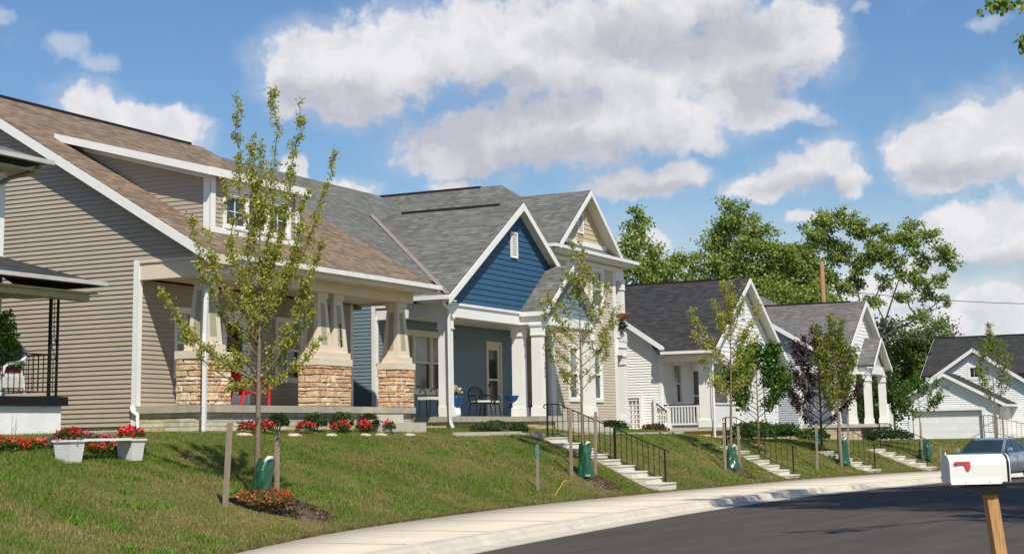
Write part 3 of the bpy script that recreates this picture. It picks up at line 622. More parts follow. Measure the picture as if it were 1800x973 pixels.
# ================================================================== TAN CRAFTSMAN HOUSE
def tan_house():
    T = thing('craftsman_house', 'tan sided craftsman house with a brown shingle roof, a shed dormer and stone porch piers', 'house', (0, 0, 1.6))
    S = .583; zr = lambda v: 6.67+S*v-.13; back = 13.2
    w = MB()
    Lf = lambda z: 0 if z < 5.40 else max(-1.6, (z-6.54)/S); Rf = lambda z: 11.1-max(-.9, (z-6.54)/S) if z > 5.3 else 11.1+.9
    w.siding('u', 0, -1, 1.85, 9.72, Lf, Rf, step=.026); w.siding('u', 8.76, 1, 1.85, 5.0, const(0), const(11)); w.siding('u', 9.28, 1, 4.9, 9.72, Lf, Rf)
    hol = [(1.34, 2.42, 2.98, 4.38), (3.12, 4.02, 2.27, 4.40), (5.30, 6.30, 2.98, 4.38)]
    w.siding('v', 0, -1, 2.27, 4.98, const(.1), const(8.76), holes=hol, step=.022)
    w.box(.02, 8.74, 11.9, 12.0, 1.6, 5.6)
    w.build('wall', TAN, T)
    tr = MB(); tr.box(-.035, .0, -.02, .10, 1.78, 5.40); tr.box(-.035, .10, -.045, -.018, 2.27, 5.36); tr.box(8.68, 8.795, -.04, -.0, 2.27, 4.98); tr.box(8.765, 8.79, 0, .1, 1.8, 5.0)
    tr.build('corner_trim', WHITE, T)
    window(T, 'v', 0, -1, 1.34, 2.42, 2.98, 4.38, cols=2, rows=4, trim=WHITE, glass=GLASSB); door(T, 'v', 0, -1, 3.12, 4.02, 2.27, 4.40); window(T, 'v', 0, -1, 5.30, 6.30, 2.98, 4.38, cols=2, rows=4, glass=GLASSB)
    # foundation under the side wall, porch base, deck
    block_wall('foundation', T, [('u', .02, -1, 0, 12), ('v', 12., 1, 0, 9.28), ('u', 9.26, 1, 0, 12)], 1.4, 1.84, (.50, .45, .33), stain=.25)
    block_wall('porch_base', T, [('v', -1.54, -1, .06, 9.2), ('u', .06, -1, -1.54, 0), ('u', 9.2, 1, -1.54, 0)], 1.42, 2.11, (.56, .52, .40), stain=.18)
    d = MB(); d.box(-.02, 9.29, -1.64, 0.0, 2.11, 2.265); d.build('porch_deck', DECK, T)
    # steps up to the porch between the piers
    st = MB(); st.box(6.55, 8.05, -1.98, -1.64, 1.5, 2.07); st.box(6.35, 8.62, -2.32, -1.98, 1.5, 1.865); st.build('porch_step', CONC, T)
    # beams and porch ceiling
    b = MB(); b.box(0, 9.28, -1.6, -1.36, 4.97, 5.36); b.box(0.0, .22, -1.36, -.02, 4.97, 5.34); b.box(9.06, 9.28, -1.36, -.02, 4.97, 5.34); b.build('porch_beam', BEIGET, T)
    bd = MB(); bd.box(-.03, 0, -1.62, .0, 5.33, 5.40); bd.build('beam_trim', BEIGET, T)
    c = MB(); c.box(.22, 9.06, -1.36, -.02, 5.02, 5.04); c.build('porch_ceiling', BEIGET, T)
    for (x0, x1) in ((0, 1.2), (4.64, 6.14), (8.34, 9.28)):
        p = stone_pier('stone_pier', T, x0, x1, -1.6, -1.06, 2.265, 3.23)
        MB().box(x0-.03, x1+.03, -1.63, -1.03, 3.232, 3.40).build('pier_cap', BEIGET, p)
    cols_ = [craftsman_column(T, x, -1.33, 3.402, 4.97) for x in (.62, 5.03, 5.75, 8.82)]
    # house number set down the face of the fourth column
    tx = bpy.data.curves.new('num', 'FONT')
    nums = MB()
    seg = {'1': [((.5, 0), (.5, 1)), ((.5, 1), (.25, .8))], '3': [((0, 1), (1, 1)), ((1, 1), (.45, .55)), ((.45, .55), (1, .35)), ((1, .35), (.8, .02)), ((.8, .02), (0, .05))], '2': [((0, .8), (.4, 1)), ((.4, 1), (.95, .8)), ((.95, .8), (0, 0)), ((0, 0), (1, 0))]}
    bpy.data.curves.remove(tx)
    def digits(mb, s, x, y, z, h, sx=.55, gap=1.25, tilt=0):
        for i, ch in enumerate(s):
            for (a, b_) in seg[ch]:
                zz = z-i*h*gap; mb.beam((x+(a[0]-.5)*h*sx, y+tilt*(zz-z), zz+a[1]*h), (x+(b_[0]-.5)*h*sx, y+tilt*(zz-z), zz+b_[1]*h), .012, .022, drop=False)
    digits(nums, '1323', 5.75, -1.33-.222, 4.14, .115, tilt=-.0)
    # lean the digits with the battered face
    nums.v = [(x, y-(4.25-z)*.058+.012, z) for (x, y, z) in nums.v]
    nums.build('house_number', DARK, T)
    # roof, eave, gutter
    ro = gable_roof_u(T, RBROWN, -.3, 9.66, -2.12, 6.67-S*2.12, 5.57, 6.67+S*5.57, 13.26, vent=(.3, 9.0))
    e = MB(); e.box(-.28, 9.62, -2.12, -2.09, 5.21, 5.41); e.box(-.28, 9.62, -2.09, -1.6, 5.24, 5.26); e.build('eave_board', BEIGET, T)
    gutter(T, (.55, -2.185, 5.44), (9.72, -2.185, 5.44))
    pipe(T, [(.95, -2.18, 5.34), (.8, -2.1, 5.22), (.22, -1.80, 4.98), (.12, -1.74, 4.86), (.10, -1.72, 3.75), (.06, -1.74, 3.55), (.0, -1.80, 3.30), (-.0, -1.80, 2.2), (0, -1.80, 1.70)], .058)
    pipe(T, [(-.06, .06, 2.26), (-.07, .02, 2.15), (-.06, -.10, 2.08), (-.06, -.10, 1.76)], .05)
    # shed dormer
    D = MB(); vf = -.95; zt = 7.36; rz = lambda v: 7.60+.2465*(v+1.4)-.16
    zw = lambda v: 6.67+S*v-.05
    wins = [(1.80, 2.54, 6.30, 6.98), (2.68, 3.42, 6.30, 6.98), (3.56, 4.30, 6.30, 6.98)]
    D.siding('v', vf, -1, 6.04, 7.42, const(1.26), const(4.74), holes=[(1.72, 4.38, 6.2, 7.06)])
    vtip = 3.1
    for (u, sg) in ((1.26, -1), (4.74, 1)):
        D.siding('u', u, sg, 6.04, 8.52, lambda z: max(vf, (z-7.40)/.2662-1.17) if z > 7.44 else vf, lambda z: (z-6.62)/S)
    dm = D.build('dormer_wall', TAN, T)
    t = MB(); t.box(1.22, 1.26, vf-.03, vf+.16, 6.02, 7.44); t.box(1.22, 1.40, vf-.045, vf-.02, 6.02, 7.44); t.box(4.62, 4.79, vf-.045, vf-.02, 6.02, 7.44); t.box(4.75, 4.79, vf-.02, vf+.16, 6.0, 7.44)
    t.box(1.40, 4.62, vf-.052, vf-.01, 6.05, 6.22); t.box(1.72, 4.38, vf-.04, vf-.01, 7.08, 7.42); t.box(1.28, 4.72, vf-.036, vf+.10, 7.40, 7.46)
    t.build('dormer_trim', WHITE, dm)
    wd = window(T, 'v', vf-.02, -1, 1.80, 4.30, 6.30, 6.98, cols=2, rows=2, hung=False, n=3, tw=.075)
    r = MB(); r.roof([(.93, -1.17, 7.50), (4.95, -1.17, 7.50), (4.95, 3.30, 8.69), (.93, 3.30, 8.69)], .09)
    dr = r.build('dormer_roof', RBROWN, T); b = MB()
    for (u, q) in ((.93, -1), (4.95, 1)):
        b.poly([(u+q*.03, -1.19, 7.485), (u+q*.03, 3.28, 8.675), (u+q*.03, 3.28, 8.50), (u+q*.03, -1.19, 7.31)], (-q*.028, 0, 0))
    b.box(.91, 4.97, -1.205, -1.175, 7.31, 7.49)
    for (u, q) in ((1.245, -1), (4.755, 1)): b.poly([(u+q*.03, -.99, 7.43), (u+q*.03, 2.9, 8.46), (u+q*.03, 2.6, 8.22), (u+q*.03, -.99, 7.26)], (-q*.028, 0, 0))
    b.build('dormer_fascia', WHITE, dr)
    so = MB(); so.poly([(.95, -1.17, 7.40), (4.93, -1.17, 7.40), (4.93, 3.2, 8.56), (.95, 3.2, 8.56)], (0, 0, -.012)); so.build('dormer_soffit', SOFFIT, dr)
    return T
tan_house()

# ================================================================== BLUE HOUSE
def blue_house():
    T = thing('blue_house', 'slate blue house with a deep blue front gable and white square porch columns', 'house', (11.03, 0, 1.6))
    S = .585; fz = lambda v: 6.42+S*v-.13
    w = MB(); sd = MB()
    Lf = lambda z: .62 if z < 5.14 else max(-1.05, (z-6.29)/S); Rf = lambda z: 11.7-max(0, (z-6.29)/S)
    w.siding('u', 11.03, -1, 1.8, 9.6, Lf, Rf); w.siding('u', 19.85, 1, 1.8, 9.6, Lf, Rf)
    w.siding('u', 11.03, -1, 5.14, 5.42, const(-1.7), const(-1.0))
    hol = [(12.15, 15.30, 2.86, 4.44), (17.93, 18.83, 2.04, 4.36)]
    w.siding('v', .6, -1, 2.04, 4.86, const(11.1), const(19.85), holes=hol)
    w.build('wall', BLUEG, T)
    gw = MB(); k = (8.40-5.28)/4.82
    gw.siding('v', -1.7, -1, 5.14, 8.28, lambda z: 15.42-max(0, min(4.39, (8.26-z)/k)), lambda z: 15.42+max(0, min(4.39, (8.26-z)/k)), course=.165, step=.022)
    gw.build('gable_wall', BLUED, T, label='deep blue wide boards in the front gable')
    tr = MB(); tr.box(10.995, 11.03, .6, .72, 1.8, 5.14); tr.box(11.0, 11.13, .57, .6, 2.04, 4.86); tr.box(19.74, 19.88, .56, .6, 2.04, 4.86); tr.build('corner_trim', WHITE, T)
    window(T, 'v', .6, -1, 12.15, 15.30, 2.86, 4.44, n=3, glass=GLASSB, tw=.13, trim=BEIGEW); door(T, 'v', .6, -1, 17.93, 18.83, 2.04, 4.36, trim=BEIGEW)
    block_wall('foundation', T, [('u', 11.04, -1, .6, 12), ('u', 19.84, 1, -1.6, 12)], 1.4, 1.8, (.50, .46, .36))
    block_wall('porch_base', T, [('v', -1.6, -1, 11.06, 17.2), ('u', 11.06, -1, -1.6, .6), ('v', -2.34, -1, 15.4, 19.8), ('u', 15.4, -1, -2.34, -1.6)], 1.4, 1.9, (.55, .46, .29), ch=.16, stain=.3)
    d = MB(); d.box(11.0, 19.9, -1.72, .6, 1.885, 2.035); d.box(15.34, 19.9, -2.42, -1.72, 1.885, 2.035); d.build('porch_deck', DECK, T)
    rp = MB(); rp.box(15.1, 15.34, -1.9, -1.7, 1.80, 1.88)
    st = MB(); st.box(16.4, 19.3, -2.78, -2.42, 1.3, 1.86); st.box(16.4, 19.3, -3.14, -2.78, 1.3, 1.69); st.build('porch_step', CONC, T)
    b = MB(); b.box(11.03, 19.85, -1.7, -1.48, 4.75, 5.08); b.box(11.03, 11.25, -1.48, .58, 4.75, 5.08); b.box(19.63, 19.85, -1.48, .58, 4.75, 5.08)
    b.box(15.62, 15.88, -2.38, -1.7, 4.75, 5.04); b.box(15.88, 19.54, -2.375, -2.16, 4.752, 5.02); b.box(19.54, 19.8, -2.38, -1.7, 4.75, 5.04)
    b.box(10.99, 11.03, -1.73, .56, 5.07, 5.13); b.box(10.99, 15.62, -1.745, -1.7, 5.07, 5.14); b.build('porch_beam', WHITE, T)
    c = MB(); c.box(11.25, 19.6, -1.48, .56, 4.86, 4.88); c.build('porch_ceiling', SOFFIT, T)
    box_column(T, 11.22, -1.52, 2.035, 4.75, .155); box_column(T, 15.93, -1.50, 2.035, 4.75, .17); box_column(T, 15.78, -2.20, 2.035, 4.75, .155); box_column(T, 19.62, -2.2, 2.035, 4.75, .155)
    nm = MB()
    for i, z in enumerate((3.55, 3.42, 3.29, 3.16)):
        if i in (0, 2): nm.box(15.865, 15.877, -2.372, -2.364, z, z+.085)
        elif i == 1: nm.box(15.84, 15.90, -2.372, -2.364, z+.075, z+.086); nm.box(15.888, 15.90, -2.372, -2.364, z, z+.075); nm.box(15.84, 15.888, -2.372, -2.364, z, z+.011); nm.box(15.85, 15.888, -2.372, -2.364, z+.038, z+.048)
        else: nm.beam((15.90, -2.368, z+.085), (15.86, -2.368, z), .01, .012, drop=False); nm.box(15.84, 15.90, -2.372, -2.364, z+.075, z+.086)
    nm.build('house_number', WOODS, T)
    gable_roof_u(T, RGREY, 10.66, 20.2, -1.15, 6.42-S*1.15, 5.9, 6.42+S*5.9, 12.9, ends=(1, 1), over=.35)
    g2 = gable_roof_v(T, RGREY, 15.42, 4.82, 8.40, 5.28, -1.98, -1.7, 3.5, vent=(-1.2, 2.2), vbe=-.9)
    louvre(T, 'v', -1.72, -1, 15.0, 15.44, 6.72, 7.50)
    # small entry gable
    ew = MB(); ke = 1.5/2.1; ew.siding('v', -2.34, -1, 5.02, 6.5, lambda z: 17.7-max(0, min(2.0, (6.52-z)/ke)), lambda z: 17.7+max(0, min(2.0, (6.52-z)/ke)), course=.165, step=.02)
    ew.build('entry_gable_wall', BLUEG, T)
    gable_roof_v(T, RGREY, 17.7, 2.12, 6.66, 5.14, -2.58, -2.34, -1.0, board=.15)
    eg = MB(); eg.box(15.52, 15.62, -2.6, -1.72, 4.99, 5.12); eg.box(19.8, 19.9, -2.6, -1.72, 4.99, 5.12); eg.build('entry_eave', WHITE, T)
    # eave return, gutter box, downspout at the left corner
    rt = MB(); rt.box(10.56, 11.03, -1.98, -1.0, 5.13, 5.16); rt.box(10.58, 10.62, -1.95, -1.0, 5.12, 5.27); rt.build('eave_return', WHITE, T)
    gutter(T, (10.52, -2.0, 5.29), (10.52, -.9, 5.29), .12, .12)
    pipe(T, [(10.52, -1.85, 5.19), (10.56, -1.8, 5.08), (10.86, -1.80, 4.92), (10.94, -1.78, 4.8), (10.96, -1.78, 1.9), (10.95, -1.86, 1.72)], .05)
    MB().beam((10.63, -1.9, 5.345), (15.42, 3.34, 8.45), .15, .02).build('valley_flashing', COPPER, T)
    T.scale = (1.013, 1.013, 1.013); T.location = (11.60, .33, 1.60)
    return T
BEIGEW = mat('cream_window_trim', (.66, .61, .49), .6, var=.05)
blue_house()

# ================================================================== BEIGE TWO-STOREY HOUSE
def beige_house():
    T = thing('two_storey_house', 'pale beige two-storey house with a hip roof, small ochre gable and a corner balcony', 'house', (21.5, 0, 1.6))
    w = MB(); hol = [(23.05, 23.75, 2.70, 4.42), (25.05, 25.85, 2.70, 4.42), (25.2, 26.15, 6.0, 7.28), (23.0, 23.8, 6.0, 7.28)]
    w.siding('v', 0, -1, 1.75, 7.42, const(21.6), const(27.25), holes=hol); w.siding('u', 21.5, -1, 1.75, 7.55, const(0), const(13)); w.siding('u', 27.35, 1, 1.75, 7.5, const(.1), const(13))
    w.siding('v', 1.3, -1, 1.75, 7.42, const(27.35), const(28.15)); w.siding('u', 28.15, 1, 1.75, 7.5, const(1.4), const(13)); w.build('wall', PEACH, T)
    tr = MB(); tr.box(21.46, 21.5, 0, .1, 1.75, 7.5); tr.box(21.5, 21.85, -.03, .0, 1.75, 7.42); tr.box(27.2, 27.42, -.03, .02, 1.75, 7.42); tr.box(21.46, 28.2, -.035, -.0, 7.42, 7.58); tr.box(24.1, 24.5, -.03, 0, 1.75, 2.6); tr.build('corner_trim', WHITE, T)
    for (l, r, a, b) in hol: window(T, 'v', 0, -1, l, r, a, b, glass=GLASSB, tw=.11)
    block_wall('foundation', T, [('v', 0.02, -1, 21.5, 28.1), ('u', 21.52, -1, 0, 13)], 1.1, 1.74, (.52, .48, .38), ch=.2)
    # corner porch and balcony
    p = MB(); p.box(27.4, 28.25, -.14, 1.3, 1.66, 1.84); p.build('porch_deck', CONC, T)
    bl = MB(); bl.box(27.36, 28.25, -.12, 1.3, 4.60, 4.66); bl.box(27.36, 28.22, -.10, 1.3, 4.66, 4.84); bl.box(27.36, 28.25, -.12, 1.3, 4.84, 4.90); bl.box(27.36, 28.2, -.08, .12, 4.32, 4.6); bl.box(27.36, 28.2, -.06, .14, 7.1, 7.45); bl.build('balcony_floor', WHITE, T)
    rl = MB(); rl.box(27.4, 27.9, -.04, 0, 5.62, 5.68); rl.box(27.4, 27.9, -.04, 0, 4.98, 5.02)
    for i in range(5): x = 27.45+i*.1; rl.box(x, x+.03, -.035, -.005, 5.02, 5.62)
    rl.box(28.12, 28.16, 0.1, 1.3, 5.62, 5.68)
    rl.build('balcony_railing', WHITE, T)
    box_column(T, 28.02, .04, 1.84, 4.32, .13); box_column(T, 28.02, .04, 4.90, 7.1, .13)
    # hip roof, skirt and gable
    r = MB(); e0, e1, ev, ze, zr = 21.05, 28.55, -.45, 7.82, 10.62; uc = 24.8
    r.roof([(e0, 14, ze), (e0, ev, ze), (uc, 3.35, zr), (uc, 14, zr)]); r.roof([(e0, ev, ze), (e1, ev, ze), (uc, 3.35, zr)]); r.roof([(e1, ev, ze), (e1, 14, ze), (uc, 14, zr), (uc, 3.35, zr)])
    ro = r.build('roof', RGREY, T)
    e = MB(); e.box(e0+.03, e1-.03, ev+.02, ev+.05, 7.62, 7.80); e.box(e0+.03, e0+.06, ev, 14, 7.62, 7.8); e.box(e1-.06, e1-.03, ev, 14, 7.62, 7.8); e.box(e0+.05, e1-.05, ev+.03, .0, 7.60, 7.62); e.box(e0+.05, 21.5, 0, 13, 7.60, 7.62); e.box(28.15, e1-.05, 0, 13, 7.60, 7.62); e.build('soffit', SOFFIT, ro)
    gutter(T, (e0-.06, ev-.04, 7.83), (e1+.06, ev-.04, 7.83)); gutter(T, (e0-.04, ev-.04, 7.83), (e0-.04, 13.5, 7.83))
    MB().box(uc-.09, uc+.09, 4.2, 13.5, zr-.03, zr+.028).build('ridge_vent', RVENT, ro)
    gw = MB(); kg = (10.0-7.9)/2.78; gw.siding('v', -.12, -1, 8.20, 9.9, lambda z: 24.15-max(0, (9.86-z)/kg), lambda z: 24.15+max(0, (9.86-z)/kg), course=.165, step=.02); gw.build('gable_wall', OCHRE, T, label='ochre boards in the small front gable')
    MB().box(21.95, 26.35, -.16, -.11, 8.05, 8.22).build('gable_trim', WHITE, T)
    gable_roof_v(T, RGREY, 24.15, 2.78, 10.02, 7.90, -.52, -.12, 3.5, board=.17)
    louvre(T, 'v', -.13, -1, 23.72, 24.22, 8.48, 9.22)
    return T
beige_house()

# ================================================================== WHITE HOUSE WITH PORCH RAILING
def lattice_panel(parent, ax, c, h0, h1, z0, z1, slope=0):
    mb = MB(); n = 5; m = 6; t = .012
    for i in range(n+1): h = h0+(h1-h0)*i/n; pbox(mb, ax, c, -1, h-.02, h+.02, z0, z1-slope*i/n, 0, t)
    for j in range(m+1): z = z0+(z1-z0)*j/m; pbox(mb, ax, c, -1, h0, h1 if z < z1-slope else h0+(h1-h0)*(z1-z)/max(slope, .01), z-.02, z+.02, t, 2*t)
    return mb.build('lattice_panel', WHITE, parent)
def white_house():
    T = thing('white_house', 'white clapboard house with a charcoal roof and a front porch with a white picket railing', 'house', (31, 0, 1.2))
    w = MB(); k = (7.62-4.50)/4.9
    Lf = lambda z: -.4 if z < 4.62 else max(-.6, (z-5.05)/.677); Rf = lambda z: 8.0-max(0, (z-5.05)/.677)
    wl = [(1.35, 1.95, 2.62, 4.02), (2.1, 2.6, 2.62, 4.02)]
    w.siding('u', 31, -1, 1.5, 7.75, Lf, Rf, holes=wl, step=.027); w.siding('u', 39.9, 1, 1.5, 7.75, Lf, Rf)
    w.siding('v', -.4, -1, 1.62, 4.5, const(31.1), const(39.9), holes=[(32.25, 33.15, 2.62, 4.12), (34.55, 35.55, 1.64, 4.10)])
    w.siding('v', -2.35, -1, 4.42, 7.5, lambda z: 35.42-max(0, min(4.42, (7.46-z)/k)), lambda z: 35.42+max(0, min(4.42, (7.46-z)/k)), course=.165, step=.02)
    w.siding('v', -2.35, -1, 1.64, 4.10, const(38.0), const(39.9))
    w.build('wall', VWHITE, T)
    tr = MB(); tr.box(30.965, 31, -.4, -.28, 1.45, 4.66); tr.box(31.0, 31.12, -.43, -.4, 1.64, 4.4); tr.box(30.98, 31.0, -.4, 6, 4.50, 4.60); tr.build('corner_trim', WHITE, T)
    for (l, r, a, b) in wl: window(T, 'u', 31, -1, l, r, a, b, tw=.08)
    window(T, 'v', -.4, -1, 32.25, 33.15, 2.62, 4.12, glass=GLASSB); door(T, 'v', -.4, -1, 34.55, 35.55, 1.64, 4.10)
    block_wall('porch_base', T, [('u', 31.08, -1, -2.3, -.4), ('v', -2.3, -1, 31.08, 39.85), ('u', 31.03, -1, -.4, 9)], .7, 1.5, (.58, .45, .24), ch=.13, stain=.35)
    MB().box(31.0, 39.95, -2.42, -.4, 1.50, 1.635).build('porch_deck', CONC, T)
    b = MB(); b.box(31.0, 39.9, -2.38, -2.16, 4.08, 4.44); b.box(31.0, 31.22, -2.16, -.42, 4.16, 4.44); b.build('porch_beam', WHITE, T)
    MB().box(31.2, 39.7, -2.16, -.42, 4.40, 4.42).build('porch_ceiling', SOFFIT, T)
    for x in (31.32, 34.75, 37.7, 39.55):
        cb = MB(); cb.frustum(x, -2.1, 1.635, 1.92, .34, .27, .335, .265); cb.frustum(x, -2.1, 1.92, 4.08, .29, .22, .28, .215); cb.build('column', WHITE, T)
    fw = MB(); fw.box(31.6, 34.5, -2.30, -2.2, 1.635, 2.5); fw.box(35.0, 37.4, -2.30, -2.2, 1.635, 2.5); fw.box(31.58, 34.5, -2.34, -2.16, 2.5, 2.56); fw.build('porch_half_wall', WHITE, T)
    rl = MB(); rl.box(31.03, 31.09, -1.86, -.45, 2.42, 2.50); rl.box(31.03, 31.09, -1.86, -.45, 1.74, 1.80); rl.box(31.02, 31.10, -1.86, -1.80, 1.635, 2.5)
    for i in range(11): y = -.55-i*.122; rl.box(31.04, 31.08, y-.018, y+.018, 1.80, 2.42)
    rl.build('porch_railing', WHITE, T); MB().box(31.01, 31.11, -1.88, -.43, 2.50, 2.53).build('handrail_cap', DARK, T)
    # side stoop with lattice screens
    s = MB(); s.box(28.95, 30.9, .0, 1.25, 1.0, 1.62); s.box(29.35, 30.9, -.35, .0, 1.0, 1.42); s.box(29.55, 30.95, -.75, -.35, .9, 1.22); s.build('side_stoop', CONC, T)
    ls = MB(); ls.box(30.84, 30.94, -.18, -.08, 1.2, 2.85); ls.box(30.84, 30.94, .42, .52, 1.2, 2.9); ls.box(30.84, 30.94, -.72, -.62, 1.1, 2.3); ls.build('screen_post', WHITE, T)
    lattice_panel(T, 'u', 30.9, .50, 1.3, 1.65, 2.72); lattice_panel(T, 'u', 30.9, -.66, -.12, 1.3, 2.55, .45)
    hr = MB(); hr.box(30.85, 30.93, .45, 1.35, 2.76, 2.80); hr.beam((30.89, -.10, 2.66), (30.89, -.66, 2.24), .06, .045); hr.build('stoop_handrail', DARK, T)
    gable_roof_u(T, RDARK, 30.68, 40.2, -.66, 4.74, 4.0, 7.90, 8.66, over=.3)
    gable_roof_v(T, RDARK, 35.42, 4.95, 7.66, 4.50, -2.75, -2.35, 4.0, vent=(-2.0, 3.5), vbe=-.5)
    gutter(T, (30.42, -2.75, 4.53), (30.42, -.6, 4.53), .11, .11); MB().box(30.55, 31.0, -2.7, -.45, 4.38, 4.40).build('soffit', SOFFIT, T)
    pipe(T, [(30.45, -2.6, 4.4), (30.92, -2.5, 4.2), (30.94, -2.48, 4.0), (30.94, -2.48, 1.2)], .05)
    louvre(T, 'v', -2.37, -1, 35.2, 35.7, 6.0, 6.7); MB().box(34.4, 34.75, -.6, -.2, 5.52, 5.6).build('roof_vent', RVENT, T)
    return T
white_house()

# ================================================================== GREY HOUSE
def grey_house():
    T = thing('grey_house', 'pale grey house with a white front gable and a small pillared entry gable', 'house', (43, -2, 1.0))
    w = MB(); S = .60; z0 = 6.97
    Lf = lambda z: -2.5 if z < 4.42 else max(-4.2, (z-z0)/S); Rf = lambda z: 2.0+5.5-max(0, (z-z0)/S)
    w.siding('u', 43, -1, 1.3, 8.0, Lf, Rf, step=.027); w.siding('u', 52.6, 1, 1.3, 8.0, Lf, Rf); w.siding('v', -2.5, -1, 1.66, 4.36, const(43.1), const(52.6), holes=[(44.1, 46.6, 2.42, 4.02), (48.2, 49.2, 1.68, 4.0)]); w.build('wall', GREYS, T)
    gw = MB(); k = .66; gw.siding('v', -4.2, -1, 4.4, 7.4, lambda z: 47.9-max(0, min(4.6, (7.30-z)/k)), lambda z: 47.9+max(0, min(4.6, (7.30-z)/k)), course=.165, step=.02); gw.build('gable_wall', VWHITE, T, label='white boards in the front gable')
    tr = MB(); tr.box(42.96, 43.0, -2.5, -2.36, 1.2, 4.46); tr.box(42.96, 43.0, -4.2, -2.36, 4.36, 4.46); tr.box(43., 43.14, -2.54, -2.5, 1.66, 4.36); tr.build('corner_trim', WHITE, T)
    window(T, 'v', -2.5, -1, 44.1, 46.6, 2.42, 4.02, cols=4, rows=3, hung=True); door(T, 'v', -2.5, -1, 48.2, 49.2, 1.68, 4.0)
    block_wall('porch_base', T, [('v', -4.25, -1, 43.05, 50.0), ('u', 43.05, -1, -4.25, -2.5), ('u', 43.05, -1, -2.5, 8)], .5, 1.52, (.56, .47, .33), ch=.14)
    d = MB(); d.box(43.0, 50.2, -4.36, -2.5, 1.52, 1.67); d.box(46.6, 50.25, -4.8, -4.36, 1.52, 1.67); d.build('porch_deck', CONC, T)
    st = MB(); st.box(50.25, 50.65, -4.8, -3.0, .6, 1.42); st.box(50.65, 51.05, -4.8, -3.0, .6, 1.20); st.box(46.8, 50.2, -5.2, -4.8, .6, 1.40); st.build('porch_step', CONC, T)
    b = MB(); b.box(43, 52.6, -4.2, -4.0, 3.98, 4.40); b.box(43, 43.2, -4.0, -2.52, 3.98, 4.36); b.box(47.0, 50.2, -4.72, -4.52, 3.98, 4.36); b.box(47.0, 47.2, -4.52, -4.2, 3.98, 4.3); b.box(50.0, 50.2, -4.52, -4.2, 3.98, 4.3); b.build('porch_beam', WHITE, T)
    MB().box(43.2, 52.5, -4.0, -2.52, 4.3, 4.32).build('porch_ceiling', SOFFIT, T)
    for (x, y) in ((43.2, -4.05), (46.2, -4.05), (47.12, -4.58), (50.08, -4.58)): box_column(T, x, y, 1.67, 3.98, .16)
    rl = MB(); rl.beam((50.3, -4.75, 2.55), (51.1, -4.75, 2.1), .06, .05); rl.beam((50.3, -4.75, 1.85), (51.1, -4.75, 1.4), .06, .05); rl.box(51.05, 51.14, -4.8, -4.71, .9, 2.12); rl.box(50.22, 50.3, -4.8, -4.71, 1.6, 2.6)
    for i in range(5): x = 50.42+i*.13; z = 2.5-(x-50.3)*.56; rl.box(x-.02, x+.02, -4.77, -4.73, z-.68, z)
    rl.build('stair_railing', WHITE, T)
    gable_roof_u(T, RMID, 42.68, 53.0, -3.5, z0+.15-S*3.5, 2.0, z0+.15+S*2.0, 7.5, over=.3)
    gable_roof_v(T, RMID, 47.9, 4.65, 7.45, 4.40, -4.55, -4.2, 1.2, vent=(-3.8, .6), vbe=-3.2)
    ew = MB(); ew.siding('v', -4.66, -1, 4.36, 5.4, lambda z: 48.6-max(0, (5.42-z)/.8), lambda z: 48.6+max(0, (5.42-z)/.8), course=.12, step=.015); ew.build('entry_gable_wall', GREYS, T)
    gable_roof_v(T, RMID, 48.6, 1.78, 5.72, 4.38, -5.0, -4.66, -3.3, board=.14)
    MB().beam((43.9, -4.2, 4.72), (47.9, -.3, 7.34), .2, .02).build('valley_flashing', COPPER, T)
    return T
grey_house()

